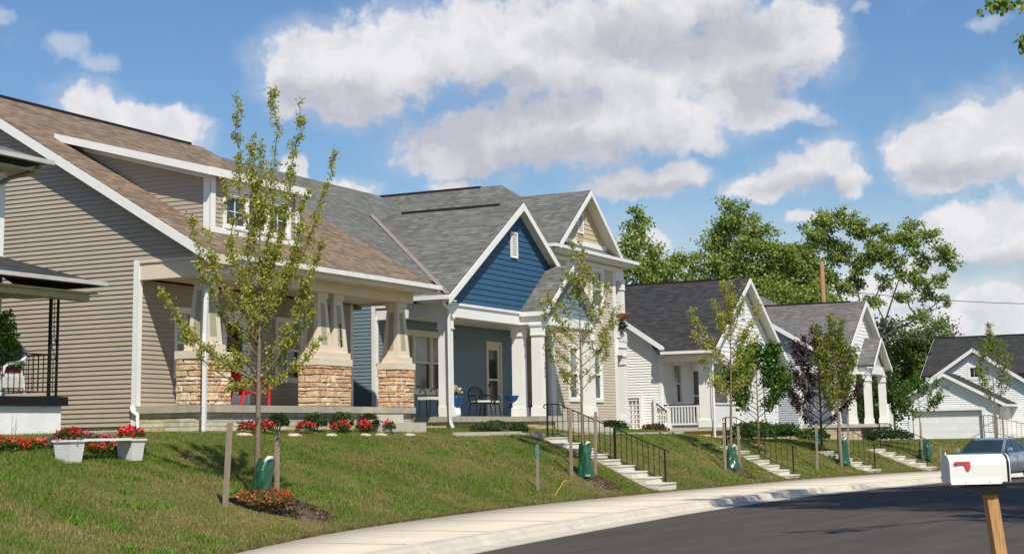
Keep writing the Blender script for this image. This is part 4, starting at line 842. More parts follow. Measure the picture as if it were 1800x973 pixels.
# ================================================================== GARAGE AND THE HOUSE BEHIND IT
def garage_house():
    G = thing('garage', 'white garage with a wide panelled roller door and charcoal roof at the street bend', 'garage', (85, -1, .6))
    w = MB(); vl, vr, uc = 2.55, -4.48, -.95; k = (5.05-2.98)/3.97
    Lf = lambda z: max(vr, uc-(5.0-z)/k) if z > 2.9 else vr; Rf = lambda z: min(vl, uc+(5.0-z)/k) if z > 2.9 else vl
    w.siding('u', 85, -1, .55, 4.98, Lf, Rf, course=.15, step=.04, holes=[(-3.35, 1.38, 0, 2.55)])
    w.siding('v', vr, -1, .55, 3.05, const(85), const(95), course=.15, step=.04); w.siding('v', vl, 1, .55, 3.05, const(85), const(95), course=.15, step=.04); w.build('wall', VWHITE, G)
    t = MB(); t.box(84.93, 85, vl-.02, vl-.16, .55, 3.0); t.box(84.93, 85, vr+.02, vr+.16, .55, 3.0); t.box(84.92, 85, -3.62, -3.35, .55, 2.72); t.box(84.92, 85, 1.38, 1.62, .55, 2.72); t.box(84.92, 85, -3.35, 1.38, 2.52, 2.72); t.build('corner_trim', WHITE, G)
    d = MB(); d.box(85.18, 85.22, -3.35, 1.38, .5, 2.55)
    for i in range(4):
        z0 = .56+i*.495; d.box(85.165, 85.18, -3.33, 1.36, z0, z0+.487)
        for j in range(8): y0 = -3.25+j*.585; d.box(85.161, 85.165, y0, y0+.46, z0+.08, z0+.40)
    d.build('garage_door', WHITE, G)
    louvre(G, 'u', 84.98, -1, -1.3, -.65, 3.55, 4.3)
    r = MB(); r.roof([(84.6, -5.0, 2.92), (95.4, -5.0, 2.92), (95.4, uc, 5.1), (84.6, uc, 5.1)]); r.roof([(95.4, 3.1, 2.92), (84.6, 3.1, 2.92), (84.6, uc, 5.1), (95.4, uc, 5.1)])
    ro = r.build('roof', RDARK, G); b = MB()
    for y in (-5.02, 3.12): b.poly([(84.57, y, 2.9), (84.57, uc, 5.08), (84.57, uc, 4.84), (84.57, y, 2.66)], (.028, 0, 0))
    b.box(84.6, 95.4, -5.03, -4.99, 2.74, 2.88); b.build('rake_board', WHITE, ro); s = MB()
    for y in (-5.0, 3.1): s.poly([(84.6, y, 2.78), (84.6, uc, 4.96), (85, uc, 4.96), (85, y, 2.78)], (0, 0, -.012))
    s.box(85, 95, -5.0, -4.48, 2.74, 2.76); s.build('soffit', SOFFIT, ro)
    H = thing('white_house', 'white house with a big charcoal roof and a small gable window behind the garage', 'house', (90, -4, .6))
    w = MB(); c = -2.2; k = .67
    w.siding('u', 90, -1, .55, 6.75, lambda z: -12 if z < 2.2 else c-(6.8-z)/k, lambda z: 1.3 if z < 4.6 else c+(6.8-z)/k, course=.15, step=.04, holes=[(-2.75, -1.85, 4.8, 5.6)])
    w.siding('v', 1.3, 1, .55, 5.0, const(90), const(100), course=.15, step=.04); w.build('wall', VWHITE, H)
    window(H, 'u', 90, -1, -2.75, -1.85, 4.85, 5.55, cols=3, hung=False, tw=.14)
    r = MB(); r.roof([(89.6, -9.3, 2.15), (97, -9.3, 2.15), (97, c, 6.95), (89.6, c, 6.95)]); r.roof([(97, 1.75, 4.35), (89.6, 1.75, 4.35), (89.6, c, 6.95), (97, c, 6.95)])
    r.roof([(91.2, 1.9, 5.1), (91.2, -26, 5.1), (97.2, -26, 8.15), (97.2, 1.9, 8.15)]); r.roof([(103.2, -26, 5.1), (103.2, 1.9, 5.1), (97.2, 1.9, 8.15), (97.2, -26, 8.15)])
    ro = r.build('roof', RDARK, H); b = MB()
    b.poly([(89.57, -9.32, 2.13), (89.57, c, 6.93), (89.57, c, 6.66), (89.57, -9.32, 1.86)], (.028, 0, 0)); b.poly([(89.57, 1.77, 4.33), (89.57, c, 6.93), (89.57, c, 6.66), (89.57, 1.77, 4.06)], (.028, 0, 0))
    b.poly([(91.2, 1.93, 5.08), (97.2, 1.93, 8.12), (97.2, 1.93, 7.9), (91.2, 1.93, 4.85)], (0, -.03, 0)); b.build('rake_board', WHITE, ro)
    MB().box(97.05, 97.35, -25, 1.5, 8.12, 8.2).build('ridge_vent', RVENT, ro)
    bw = MB(); bw.siding('u', 92.0, -1, .55, 5.2, const(-26), const(1.3), course=.15, step=.04); bw.box(92.05, 102.5, -26, 1.25, .5, 5.15); bw.build('wall', VWHITE, H)
garage_house()

# ================================================================== NEIGHBOUR'S PORCH AT THE LEFT
def left_house():
    T = thing('neighbour_house', 'older house at the left edge with a hipped porch roof on ornamental iron posts', 'house', (-4.3, -.2, 1.4))
    w = MB(); w.box(-14, -4.3, -.17, 9, 1.4, 6.7); w.build('wall', VWHITE, T)
    t = MB(); t.box(-4.45, -4.27, -.205, -.14, 2.3, 6.7); t.build('corner_trim', WHITE, T)
    zr0 = 6.98; r = MB(); r.roof([(-15, -.75, zr0), (-3.72, -.75, zr0), (-7.2, 4.2, 8.9), (-12, 4.2, 8.9)]); r.roof([(-3.72, -.75, zr0), (-3.72, 9.6, zr0), (-7.2, 4.2, 8.9)]); ro = r.build('roof', RMID, T)
    sf = MB(); sf.box(-15, -3.75, -.74, -.17, 6.74, 6.76); sf.box(-4.3, -3.75, -.17, 9, 6.74, 6.76); sf.build('soffit', mat('yellowed_soffit', (.42, .39, .22), .7, var=.2), ro)
    gutter(T, (-15, -.80, 6.98), (-3.64, -.80, 6.98), .10, .085, mat('grey_gutter', (.50, .50, .47), .4, var=.2)); gutter(T, (-3.66, -.82, 6.98), (-3.66, 9.5, 6.98), .10, .085, MATS['grey_gutter'])
    pipe(T, [(-3.95, -.8, 6.85), (-4.02, -.62, 6.72), (-4.25, -.28, 6.6), (-4.4, -.24, 6.5), (-4.6, -.24, 6.45)], .045, mat('olive_pipe', (.20, .19, .12), .6))
    # porch: block base with a black cap
    b = MB(); b.box(-14, -4.0, -1.5, -.17, .9, 2.21); b.build('porch_base', mat('white_painted_block', (.80, .80, .785), .8, var=.12, vs=2.5, bump=.5, bs=6), T)
    c = MB(); c.box(-14, -3.9, -1.58, -.17, 2.212, 2.38); c.build('porch_cap', DARK, T)
    r = MB(); zp = 4.53; r.roof([(-14.5, -2.0, zp), (-3.55, -2.0, zp), (-5.3, -.17, 5.18), (-14.5, -.17, 5.18)]); r.roof([(-3.55, -2.0, zp), (-3.55, -.17, zp), (-5.3, -.17, 5.18)]); pr = r.build('porch_roof', RDARK, T)
    s = MB(); s.box(-14.5, -3.6, -1.98, -.17, 4.30, 4.33); s.box(-14.4, -3.75, -1.9, -1.6, 4.18, 4.30); s.build('porch_soffit', MATS['yellowed_soffit'], pr)
    gutter(T, (-14.5, -2.05, 4.54), (-3.47, -2.05, 4.54), .10, .075, MATS['grey_gutter']); gutter(T, (-3.5, -2.05, 4.54), (-3.5, -.2, 4.54), .10, .075, MATS['grey_gutter'])
    p = MB(); p.box(-4.27, -4.22, -1.43, -1.38, 2.38, 4.3); p.box(-4.07, -4.035, -1.43, -1.39, 2.38, 4.3)
    pts = [(-4.155+.0*math.sin(i), -1.41, 3.52+i*.035) for i in range(20)]; p.tube([(-4.15+.012*math.sin(i*1.9), -1.41, 3.52+i*.035) for i in range(20)], .009, 6)
    p.tube([(-4.15+.012*math.sin(i*1.9), -1.41, 2.45+i*.035) for i in range(18)], .009, 6)
    p.tube([(-4.155+.055*math.cos(t*math.pi/8), -1.41, 3.42+.07*math.sin(t*math.pi/8)) for t in range(17)], .008, 6)
    p.tube([(-4.22, -1.41, 3.36), (-4.15, -1.41, 3.22), (-4.08, -1.41, 3.06)], .008, 6); p.tube([(-4.22, -1.41, 3.12), (-4.17, -1.41, 3.06), (-4.13, -1.41, 3.06), (-4.08, -1.41, 3.13)], .008, 6)
    p.build('iron_post', DARK, T)
    rl = MB(); rl.box(-7.5, -4.27, -1.42, -1.395, 3.15, 3.175); rl.box(-7.5, -4.27, -1.42, -1.395, 2.46, 2.48)
    for i in range(22): x = -4.40-i*.15; rl.box(x-.004, x+.004, -1.412, -1.404, 2.48, 3.15)
    for i in range(9): y = -1.3+i*.12; rl.box(-4.16, -4.145, y-.006, y+.006, 2.48, 3.15)
    rl.box(-4.165, -4.14, -1.39, -.2, 3.15, 3.175)
    rl.build('iron_railing', DARK, T)
left_house()
# ================================================================== STAIRS AND IRON RAILINGS ON THE BANK
def stairs(u0, u1, v0, v1, zb, zt, n, label):
    mb = MB(); dv = (v1-v0)/n; dz = (zt-zb)/n; up = max(0, max(float(g(u1, v0+(i+.5)*dv))+.035-(zb+(i+1)*dz) for i in range(n))); zb += up; up2 = up
    for i in range(n):
        y0 = v0+i*dv; z1 = zb+(i+1)*dz; mb.box(u0, u1, y0, y0+dv-(.002 if i < n-1 else -.25), zb-.5, z1-.028)
        mb.box(u0-.006, u1+.006, y0-.022, y0+dv-.002-.0, z1-.028, z1)
    o = mb.build('front_steps', CONCL, None, (u0, v0, zb)); return tag(o, label, 'steps', 'concrete steps up the lawn bank')
def railing(u, v0, v1, z0, z1, h, posts, nb, label, rt=.018, flat=.35):
    T = thing('iron_railing', label, 'railing', (u, v0, z0), group='black iron railings beside the lawn steps')
    f = lambda v: z0+(z1-z0)*min(1, (v-v0)/(v1-flat-v0)); r = MB(); b = MB(); p = MB()
    vt = v1-flat
    r.tube([(u, v0-.02, z0+h-.02), (u, vt, z1+h), (u, v1+.02, z1+h), (u, v1+.09, z1+h-.02), (u, v1+.11, z1+h-.08), (u, v1+.06, z1+h-.11)], rt, 6)
    r.tube([(u, v0-.02, z0+h-.02), (u, v0-.10, z0+h-.03), (u, v0-.12, z0+h-.09), (u, v0-.07, z0+h-.11)], rt*.8, 6)
    r.tube([(u, v0, z0+.14), (u, vt, z1+.14), (u, v1, z1+.14)], rt*.75, 4); r.build('handrail', DARK, T)
    for t in posts: v = v0+(v1-v0)*t; z = f(v); p.box(u-.02, u+.02, v-.02, v+.02, z-.25, z+h-.01)
    p.build('post', DARK, T)
    for i in range(1, nb):
        v = v0+(v1-v0)*i/nb; z = f(v); b.box(u-.008, u+.008, v-.008, v+.008, z+.14, z+h-.01)
    b.build('balusters', DARK, T); return T
stairs(12.85, 14.1, -7.02, -3.45, -.09, 1.33, 9, 'nearest flight of pale concrete steps, climbing to the blue house')
railing(14.02, -6.75, -3.25, .06, 1.36, .98, (0, .42, 1), 22, 'longest black iron railing, beside the nearest steps')
stairs(25.1, 26.4, -7.0, -4.55, -.19, .95, 7, 'pale concrete steps on the bank in front of the white house porch')
railing(26.35, -6.8, -4.45, -.05, .95, 1.0, (0, 1), 12, 'black iron railing in front of the white house, by the dark green maple')
stairs(33.4, 34.7, -7.85, -5.7, -.24, .62, 6, 'short pale concrete steps on the bank before the grey house')
railing(34.85, -7.6, -6.2, -.08, .50, 1.0, (0, 1), 7, 'shortest black iron railing, beside the purple leaved tree')
stairs(38.5, 39.8, -8.95, -6.5, -.28, .62, 6, 'farthest pale concrete steps on the bank, left of the parked car')
railing(40.3, -8.5, -6.6, .0, .66, 1.0, (0, 1), 8, 'black iron railing at the far steps, right of the pillared entry')
railing(60.5, -9.9, -7.5, .45, 1.0, 1.0, (0, 1), 10, 'distant black iron railing in front of the garage corner, behind the parked car')
# walks joining steps and porches, garden kerbs
mb = MB(); mb.box(12.9, 14.1, -3.2, -2.6, 1.2, 1.375); mb.box(14.1, 18.8, -3.2, -3.14+.0, 1.2, 1.45); mb.box(14.1, 19.0, -3.16, -2.9, 1.1, 1.50); o = mb.build('front_walk', CONC); o['kind'] = 'structure'
mb = MB(); mb.box(8.9, 12.75, -3.05, -2.93, 1.2, 1.60); mb.box(12.65, 12.77, -3.7, -3.05, 1.2, 1.56); o = mb.build('garden_kerb', CONC); tag(o, 'low concrete garden edging below the blue house porch', 'edging')
mb = MB(); mb.box(19.4, 26.0, -3.0, -2.88, .9, 1.50); o = mb.build('garden_kerb', CONC); tag(o, 'long low concrete edging in the lawn before the two-storey house', 'edging')
mb = MB(); mb.box(24.5, 30.0, -4.55, -2.9, .6, .97); o = mb.build('front_walk', CONC); o['kind'] = 'structure'

# ================================================================== STAKED STREET TREES
LATu, LATv = .436, -.900; DPu, DPv = .900, .436       # across the view / away from it
def leaf_quads(P, size, cols, droop=.3, jit=.35):
    """folded leaf blades at points P"""
    n = len(P); s = size*RS.uniform(.65, 1.3, n); d = RS.normal(0, 1, (n, 3)); d[:, 2] -= droop; d /= np.linalg.norm(d, axis=1)[:, None]
    a = np.cross(d, RS.normal(0, 1, (n, 3))); a /= np.linalg.norm(a, axis=1)[:, None]; b = np.cross(d, a)
    s = s[:, None]; V = np.empty((n, 4, 3)); V[:, 0] = P; V[:, 1] = P+d*s*.5+a*s*.36+b*s*.08; V[:, 2] = P+d*s; V[:, 3] = P+d*s*.5-a*s*.36+b*s*.08
    c = np.array(cols); k = RS.randint(0, len(c), n); t = c[k]*RS.uniform(1-jit, 1+jit*.8, n)[:, None]
    return V.reshape(-1, 3), t
def street_tree(name, label, base, trunk_r, H, limbs, leafcols, leaf=.05, per=30, clear=.25, spread_sub=.35, bark=None, lean=(0, 0), subn=6, group='young street trees', sublen=(.25, .75)):
    """limbs: (height it leaves the trunk, side reach, tip height) -- depth reach is random"""
    bx, by, bz = base; T = thing(name, label, 'tree', base, group=group); tr = MB(); PTS = []
    def axis(t): return Vector((bx+lean[0]*t*LATu+.03*math.sin(t*5)*trunk_r*8, by+lean[0]*t*LATv+.03*math.cos(t*4)*trunk_r*8, bz+H*t))
    tp = [axis(.80*i/9) for i in range(10)]; tr.tube(tp, [trunk_r*(1-.80*i/9) for i in range(10)], 9); limbs = list(limbs)+[(H*.74, .12, H*.95), (H*.76, -.15, H*.99), (H*.7, .02, H)]
    tips = [(H*.62, 0.02*H, H)]
    for (h0, dx, ht) in list(limbs):
        dd = random.uniform(-.6, .6)*max(abs(dx), .25*H*.2); a = axis(h0/H); e = Vector((bx+LATu*dx+DPu*dd+lean[0]*(ht/H)*LATu, by+LATv*dx+DPv*dd+lean[0]*(ht/H)*LATv, bz+ht))
        L = (e-a).length; n = max(4, int(L/.22)); pts = []
        for i in range(n+1):
            t = i/n; bend = t+.16*math.sin(math.pi*t); p = Vector((a.x+(e.x-a.x)*min(1, bend), a.y+(e.y-a.y)*min(1, bend), a.z+(e.z-a.z)*t**1.12)); p += Vector((random.gauss(0, .02), random.gauss(0, .02), 0))*L*.6*(0 < i); pts.append(p)
        r0 = max(.006, trunk_r*.36*(L/(H*.4))**.6); tr.tube(pts, [max(.0035, r0*(1-.85*i/n)) for i in range(n+1)], 5)
        ns = int(subn*L/1.2)+2
        for q in range(ns):
            t = random.uniform(clear, 1.0); i = min(n-1, int(t*n)); p = pts[i].lerp(pts[i+1], t*n-i)
            ang = random.uniform(0, 2*math.pi); ln = random.uniform(*sublen)*spread_sub*2*(1.1-t*.75)*(H/6)
            d = Vector((math.cos(ang), math.sin(ang), random.uniform(.35, 1.3))).normalized(); pp = [p, p+d*ln*.5+Vector((0, 0, .03)), p+d*ln]
            tr.tube(pp, [.005, .0035, .002], 3, cap=False)
            for j in range(per):
                s = random.uniform(.1, 1.0); c = p.lerp(pp[2], s); PTS.append((c.x+random.gauss(0, leaf*.75), c.y+random.gauss(0, leaf*.75), c.z+random.gauss(0, leaf*.75)))
        for j in range(int(per*L*1.4)):
            t = random.uniform(clear*.9, 1.02); i = min(n-1, int(t*n)); p = pts[i].lerp(pts[i+1], t*n-i); PTS.append((p.x+random.gauss(0, leaf), p.y+random.gauss(0, leaf), p.z+random.gauss(0, leaf)))
    tr.build('trunk', bark or BARK, T, smooth=True)
    V, c = leaf_quads(np.array(PTS), leaf, leafcols); fast_mesh('crown', V, np.arange(len(V)).reshape(-1, 4), LEAF, c.astype(np.float32), T, base); return T
YEL = [(.33,.36,.055), (.42,.43,.085), (.22,.26,.04), (.50,.48,.12), (.28,.32,.05)]
def z_(u, v): return float(g(u, v))
k1 = 1/107.
L1 = [(a, dx*k1, h*k1) for a, dx, h in [
 (1.9,-170,375),(1.7,-130,300),(2.0,-140,515),(2.3,-90,470),(2.0,-95,260),(2.5,-60,560),
 (1.8,100,280),(1.9,110,440),(2.2,85,380),(2.0,60,300),(2.6,75,480),(3.0,122,620),(2.8,95,540),
 (3.4,-45,715),(3.3,-20,640),(3.4,30,725),(3.3,70,700),(3.0,50,560),(2.2,-45,250),(1.7,40,215),(2.4,-30,420),(2.7,20,500),(1.9,-60,190),(2.8,-85,430),(2.1,90,330)]]
street_tree('ginkgo_tree', 'tall sparse yellow-green young tree tied between two stakes before the tan house', (-5.75, -7.16, z_(-5.75, -7.16)), .055, 5.9, L1, YEL, leaf=.043, per=25, clear=.12, subn=18, sublen=(.12, .40))
GL = [(.30,.34,.08), (.38,.40,.11), (.21,.25,.06), (.44,.44,.15)]
def auto_limbs(H, n, w0, hlow, prof, seed, up=1.0):
    r = random.Random(seed); out = []
    for i in range(n):
        t = i/(n-1); h = hlow+(H*.80-hlow)*t; w = prof(t)*w0*(1 if i % 2 else -1)*r.uniform(.7, 1.1); out.append((h, w, min(H*1.02, h+abs(w)*up*r.uniform(.8, 1.5)+.25)))
    return out
street_tree('locust_tree', 'sparse light green young tree with a watering bag beside the nearest steps', (10.25, -5.95, z_(10.25, -5.95)), .045, 6.1, auto_limbs(6.1, 20, 1.02, 2.0, lambda t: (.75+.5*math.sin(math.pi*min(1, t*1.3)))*(1-.62*t), 3, 1.1), GL, leaf=.056, per=19, clear=.12, subn=11, sublen=(.14, .42))
street_tree('locust_tree', 'loose yellow-green young tree in front of the white house gable window', (22.1, -5.98, z_(22.1, -5.98)), .055, 6.0, [(2.1,-.7,3.0),(2.3,.75,3.4),(3.2,-1.2,4.35),(3.4,-1.25,5.1),(2.6,-.9,3.6),(3.0,.8,4.2),(3.6,.9,5.0),(4.0,-.5,5.4),(4.2,.4,5.9),(2.6,.5,3.1),(3.1,-.6,4.0),(4.4,-.2,6.0),(3.8,.9,5.4),(2.4,-.5,2.9),(3.5,.5,4.4),(2.9,.3,3.8),(3.9,-.3,4.9)], YEL, leaf=.068, per=19, clear=.12, subn=10, sublen=(.2, .5), lean=(.2, 0))
DGR = [(.065,.15,.022), (.10,.20,.035), (.15,.26,.05), (.045,.10,.018)]
street_tree('maple_tree', 'small dense dark green maple growing in front of the white house porch', (27.4, -5.3, z_(27.4, -5.3)), .045, 3.95, auto_limbs(3.9, 22, 1.05, 1.15, lambda t: (.62+.6*math.sin(math.pi*min(1, .15+t*.8)))*(1-.45*t), 5, .8), DGR, leaf=.11, per=26, clear=.25, subn=9, sublen=(.22, .6))
PUR = [(.06,.028,.036), (.085,.038,.045), (.035,.018,.024), (.12,.06,.06)]
street_tree('plum_tree', 'purple leaved tree beside the second green street tree, before the grey house', (33.6, -5.9, z_(33.6, -5.9)), .06, 4.9, auto_limbs(4.7, 22, 1.35, .75, lambda t: (.55+.75*math.sin(math.pi*min(1, .25+t*.7)))*(1-.5*t), 8, 1.0), PUR, leaf=.095, per=17, clear=.2, subn=9, sublen=(.2, .6), bark=BARKD)
OLG = [(.18,.23,.035), (.25,.30,.05), (.12,.16,.028), (.32,.35,.08)]
street_tree('elm_tree', 'upright olive-green street tree standing right in front of the purple leaved tree', (32.9, -6.75, z_(32.9, -6.75)), .05, 5.7, auto_limbs(5.5, 24, .86, 1.9, lambda t: (.7+.45*math.sin(math.pi*min(1, t*1.2)))*(1-.45*t), 12, 1.6), OLG, leaf=.08, per=21, clear=.15, subn=9, sublen=(.16, .5))
street_tree('ash_tree', 'thin little street tree beside the watering bag left of the parked car', (41.0, -8.15, z_(41.0, -8.15)), .045, 3.6, auto_limbs(3.5, 13, 1.05, 1.7, lambda t: (.8+.4*math.sin(math.pi*t))*(1-.6*t), 17, .55), DGR, leaf=.085, per=18, clear=.25, subn=7, sublen=(.2, .5))
street_tree('locust_tree', 'sparse young street tree behind the parked car, in front of the garage', (57.0, -8.7, z_(57.0, -8.7)), .05, 6.0, auto_limbs(6.0, 16, 1.1, 2.0, lambda t: (.8+.4*math.sin(math.pi*t))*(1-.6*t), 21, .8), OLG, leaf=.085, per=18, clear=.15, subn=8, sublen=(.2, .6))

# stakes, ties, watering bags, planter
def stake(u, v, h, label, lean=(0, 0), w=.026, band=None):
    z = z_(u, v); T = thing('wooden_stake', label, 'stake', (u, v, z), group='grey wooden stakes')
    mb = MB(); a = lean[0]*LATu*h, lean[0]*LATv*h
    mb.add([(u-w, v-w, z-.1), (u+w, v-w, z-.1), (u+w, v+w, z-.1), (u-w, v+w, z-.1), (u-w+a[0], v-w+a[1], z+h), (u+w+a[0], v-w+a[1], z+h), (u+w+a[0], v+w+a[1], z+h), (u-w+a[0], v+w+a[1], z+h)], [(0,3,2,1),(4,5,6,7),(0,1,5,4),(1,2,6,5),(2,3,7,6),(3,0,4,7)])
    mb.build('post', WOODS, T)
    if band:
        b = MB(); e = w+.004; t0, t1, m = band
        for s in (0,): b.add([(u+q*e+a[0]*t/h, v+r*e+a[1]*t/h, z+t) for t in (t0, t1) for q, r in ((-1, -1), (1, -1), (1, 1), (-1, 1))], [(0,3,2,1),(4,5,6,7),(0,1,5,4),(1,2,6,5),(2,3,7,6),(3,0,4,7)])
        b.build('paint_band', m, T)
    return T
TEAL = mat('teal_paint', (.10, .24, .24), .6); TIE = mat('dark_tie', (.03, .045, .03), .6)
stake(-7.05, -7.47, 1.27, 'grey wooden stake on the left of the nearest tree', (.05, 0), .033); stake(-4.70, -6.82, 1.05, 'grey wooden stake on the right of the nearest tree', (-.0, 0), .03)
zt = z_(-5.75, -7.16)
tie = MB().tube([(-6.95, -7.6, zt+1.25), (-6.3, -7.35, zt+1.24), (-5.80, -7.20, zt+1.33), (-5.7, -7.12, zt+1.33), (-5.2, -6.95, zt+1.27), (-4.76, -6.74, zt+1.14)], .011, 5).build('tree_tie', TIE, None, (-5.75, -7.16, zt)); tag(tie, 'dark strap tying the nearest tree to its two stakes', 'tree tie')
stake(9.5, -5.95, 1.72, 'tall grey stake on the left of the second tree, beside its green bag', (.0, 0), .03); stake(10.95, -5.98, 1.65, 'leaning grey stake on the right of the second tree', (.03, 0), .03)
stake(21.3, -6.05, 1.5, 'grey stake left of the tree in front of the white house', (0, 0), .035); stake(22.6, -6.1, 1.4, 'grey stake right of the tree in front of the white house', (0, 0), .035)
stake(6.2, -6.55, 1.05, 'short grey survey stake with a teal top on the front lawn', (.01, 0), .025, (.74, 1.02, TEAL))
stake(29.6, -6.75, 1.65, 'lone stake with a teal band between the maple and the purple tree', (.02, 0), .035, (.95, 1.3, TEAL))
stake(32.5, -6.9, 2.0, 'stake left of the olive-green tree before the purple tree', (0, 0), .03); stake(33.3, -6.95, 1.9, 'stake right of the olive-green tree before the purple tree', (.04, 0), .03)
stake(40.6, -8.25, 1.6, 'stake beside the little tree left of the parked car', (0, 0), .035); stake(41.2, -8.9, .75, 'short stub stake on the bank left of the parked car', (0, 0), .035)
stake(56.2, -8.75, 1.9, 'dark stake left of the tree in front of the garage', (0, 0), .04); stake(57.9, -8.9, 1.8, 'dark stake right of the tree in front of the garage', (0, 0), .04)
BAG = mat('green_watering_bag', (.014, .085, .040), .30, var=.35, vs=6, bump=1.0, bs=9, spec=.7); BAGW = mat('bag_lining', (.6, .62, .6), .5)
def bag(u, v, h, r, label, tilt=(0, 0), dz=0):
    z = z_(u, v)+dz+(.10 if u < 0 else 0); T = thing('watering_bag', label, 'watering bag', (u, v, z), group='green watering bags round the young trees'); mb = MB(); n = 30; m = 26; rr = random.Random(int(u*10))
    ph = [rr.uniform(0, 6.28) for _ in range(6)]; V = []; F = []
    for j in range(m+1):
        t = j/m; R = r*(1.10-.42*t-.45*max(0, t-.78)**1.1+.12*math.sin(t*3.1+ph[4])); zz = z+h*t
        for i in range(n):
            a = 2*math.pi*i/n; f = 1+.13*math.sin(3*a+ph[0]+t*2.5)+.085*math.sin(5*a+ph[1]-t*6)+.06*math.sin(9*a+ph[2]+t*9)+.05*math.sin(4*a-t*15+ph[3])
            V.append((u+tilt[0]*LATu*t*h+R*f*math.cos(a), v+tilt[0]*LATv*t*h+R*f*math.sin(a)*.9, zz+.035*math.sin(2*a+ph[5])*(t > .8)-.05*(t < .05)*math.sin(3*a)))
        if j: F += [((j-1)*n+i, (j-1)*n+(i+1) % n, j*n+(i+1) % n, j*n+i) for i in range(n)]
    F.append(tuple(range(m*n, m*n+n))); mb.add(V, F); mb.build('bag', BAG, T, smooth=True)
    l = MB(); cx, cy = u+tilt[0]*LATu*h, v+tilt[0]*LATv*h
    l.tube([(cx-.10, cy-.05, z+h-.03), (cx-.04, cy-.10, z+h+.03), (cx+.06, cy-.10, z+h+.03), (cx+.11, cy-.04, z+h-.02)], [.02, .035, .03, .012], 7); l.build('lining', BAGW, T, smooth=True); return T
bag(-5.95, -7.36, .62, .165, 'shiny green watering bag round the nearest tree, above red flowers', (.10, 0), -.0); bag(10.2, -6.03, .86, .21, 'green watering bag between two stakes beside the nearest steps')
bag(22.0, -6.05, .74, .22, 'green watering bag at the tree in front of the white house'); bag(33.1, -6.85, .95, .22, 'green watering bag at the foot of the olive-green tree'); bag(41.0, -8.3, .85, .26, 'crumpled green watering bag at the little tree left of the parked car')
# mulch mounds
MULCH = mat('mulch', (.115, .080, .055), .95, var=.5, vs=22, bump=1, bs=40)
def mulch(u, v, r, label):
    mb = MB(); n = 34; V = [(u, v, z_(u, v)+.12)]; F = []
    for j, (q, h) in enumerate(((.3, .11), (.6, .075), (.85, .035), (1., -.02))):
        for i in range(n):
            a = 2*math.pi*i/n; f = 1+.16*math.sin(3*a+u)+.10*math.sin(5*a+v)+.06*math.sin(11*a); x = u+r*q*f*math.cos(a); y = v+r*q*f*math.sin(a)*.75; V.append((x, y, z_(x, y)+h+random.uniform(-.012, .015)))
    F = [(0, 1+i, 1+(i+1) % n) for i in range(n)]
    for j in range(3): F += [(1+j*n+i, 1+(j+1)*n+i, 1+(j+1)*n+(i+1) % n, 1+j*n+(i+1) % n) for i in range(n)]
    o = MB(); o.add(V, F); o = o.build('mulch_mound', MULCH, None, (u, v, z_(u, v)), smooth=True); tag(o, label, 'mulch')
    k = int(5200*r*r); a = RS.uniform(0, 6.28, k); q = np.sqrt(RS.rand(k))*r; x = u+q*np.cos(a)*1.06; y = v+q*np.sin(a)*.80; z = g(x, y)+.125*(1-(q/r)**1.5)+.004; Vc, tc = leaf_quads(np.stack([x, y, z], 1), .045, [(.13,.085,.055), (.20,.14,.09), (.07,.045,.03), (.27,.20,.13)], droop=-.1, jit=.3)
    fast_mesh('wood_chips', Vc, np.arange(len(Vc)).reshape(-1, 4), LEAF, tc.astype(np.float32), o, (u, v, z_(u, v))); return o
mulch(-5.35, -7.55, .85, 'mound of brown mulch below the red flowers of the nearest tree'); mulch(10.5, -6.35, .62, 'mound of dark mulch under the green bag beside the nearest steps'); mulch(22.1, -6.35, .55, 'small mulch mound at the tree before the white house')

# ================================================================== PLANTS
def blades_cluster(name, label, cat, c, r, n, size, cols, h=.3, up=1.2, flat=1., group=None, petals=None, pn=0, psize=.05, sq=(1, 1)):
    """a clump: foliage plus optional blossom heads as its part"""
    u, v, z = c; T = thing(name, label, cat, c, group=group)
    a = RS.uniform(0, 2*np.pi, n); q = np.sqrt(RS.uniform(0, 1, n))*r; x = u+q*np.cos(a)*sq[0]; y = v+q*np.sin(a)*sq[1]; hh = h*np.sqrt(np.clip(1-(q/r)**2*.75, .05, 1))*RS.uniform(.15, 1, n)**.6
    V, t = leaf_quads(np.stack([x, y, z+hh], 1), size, cols, droop=-up); fast_mesh('foliage', V, np.arange(len(V)).reshape(-1, 4), LEAF, t.astype(np.float32), T, c)
    if petals:
        a = RS.uniform(0, 2*np.pi, pn); q = np.sqrt(RS.uniform(0, 1, pn))*r; ce = np.stack([u+q*np.cos(a)*sq[0], v+q*np.sin(a)*sq[1], z+h*np.sqrt(np.clip(1-(q/r)**2*.7, .1, 1))*RS.uniform(.75, 1.15, pn)], 1)
        k = 9; P = np.repeat(ce, k, 0)+RS.normal(0, psize*.28, (pn*k, 3)); V, t = leaf_quads(P, psize*.8, petals, droop=-.6, jit=.2); fast_mesh('blossom', V, np.arange(len(V)).reshape(-1, 4), PETAL, t.astype(np.float32), T, c)
    return T
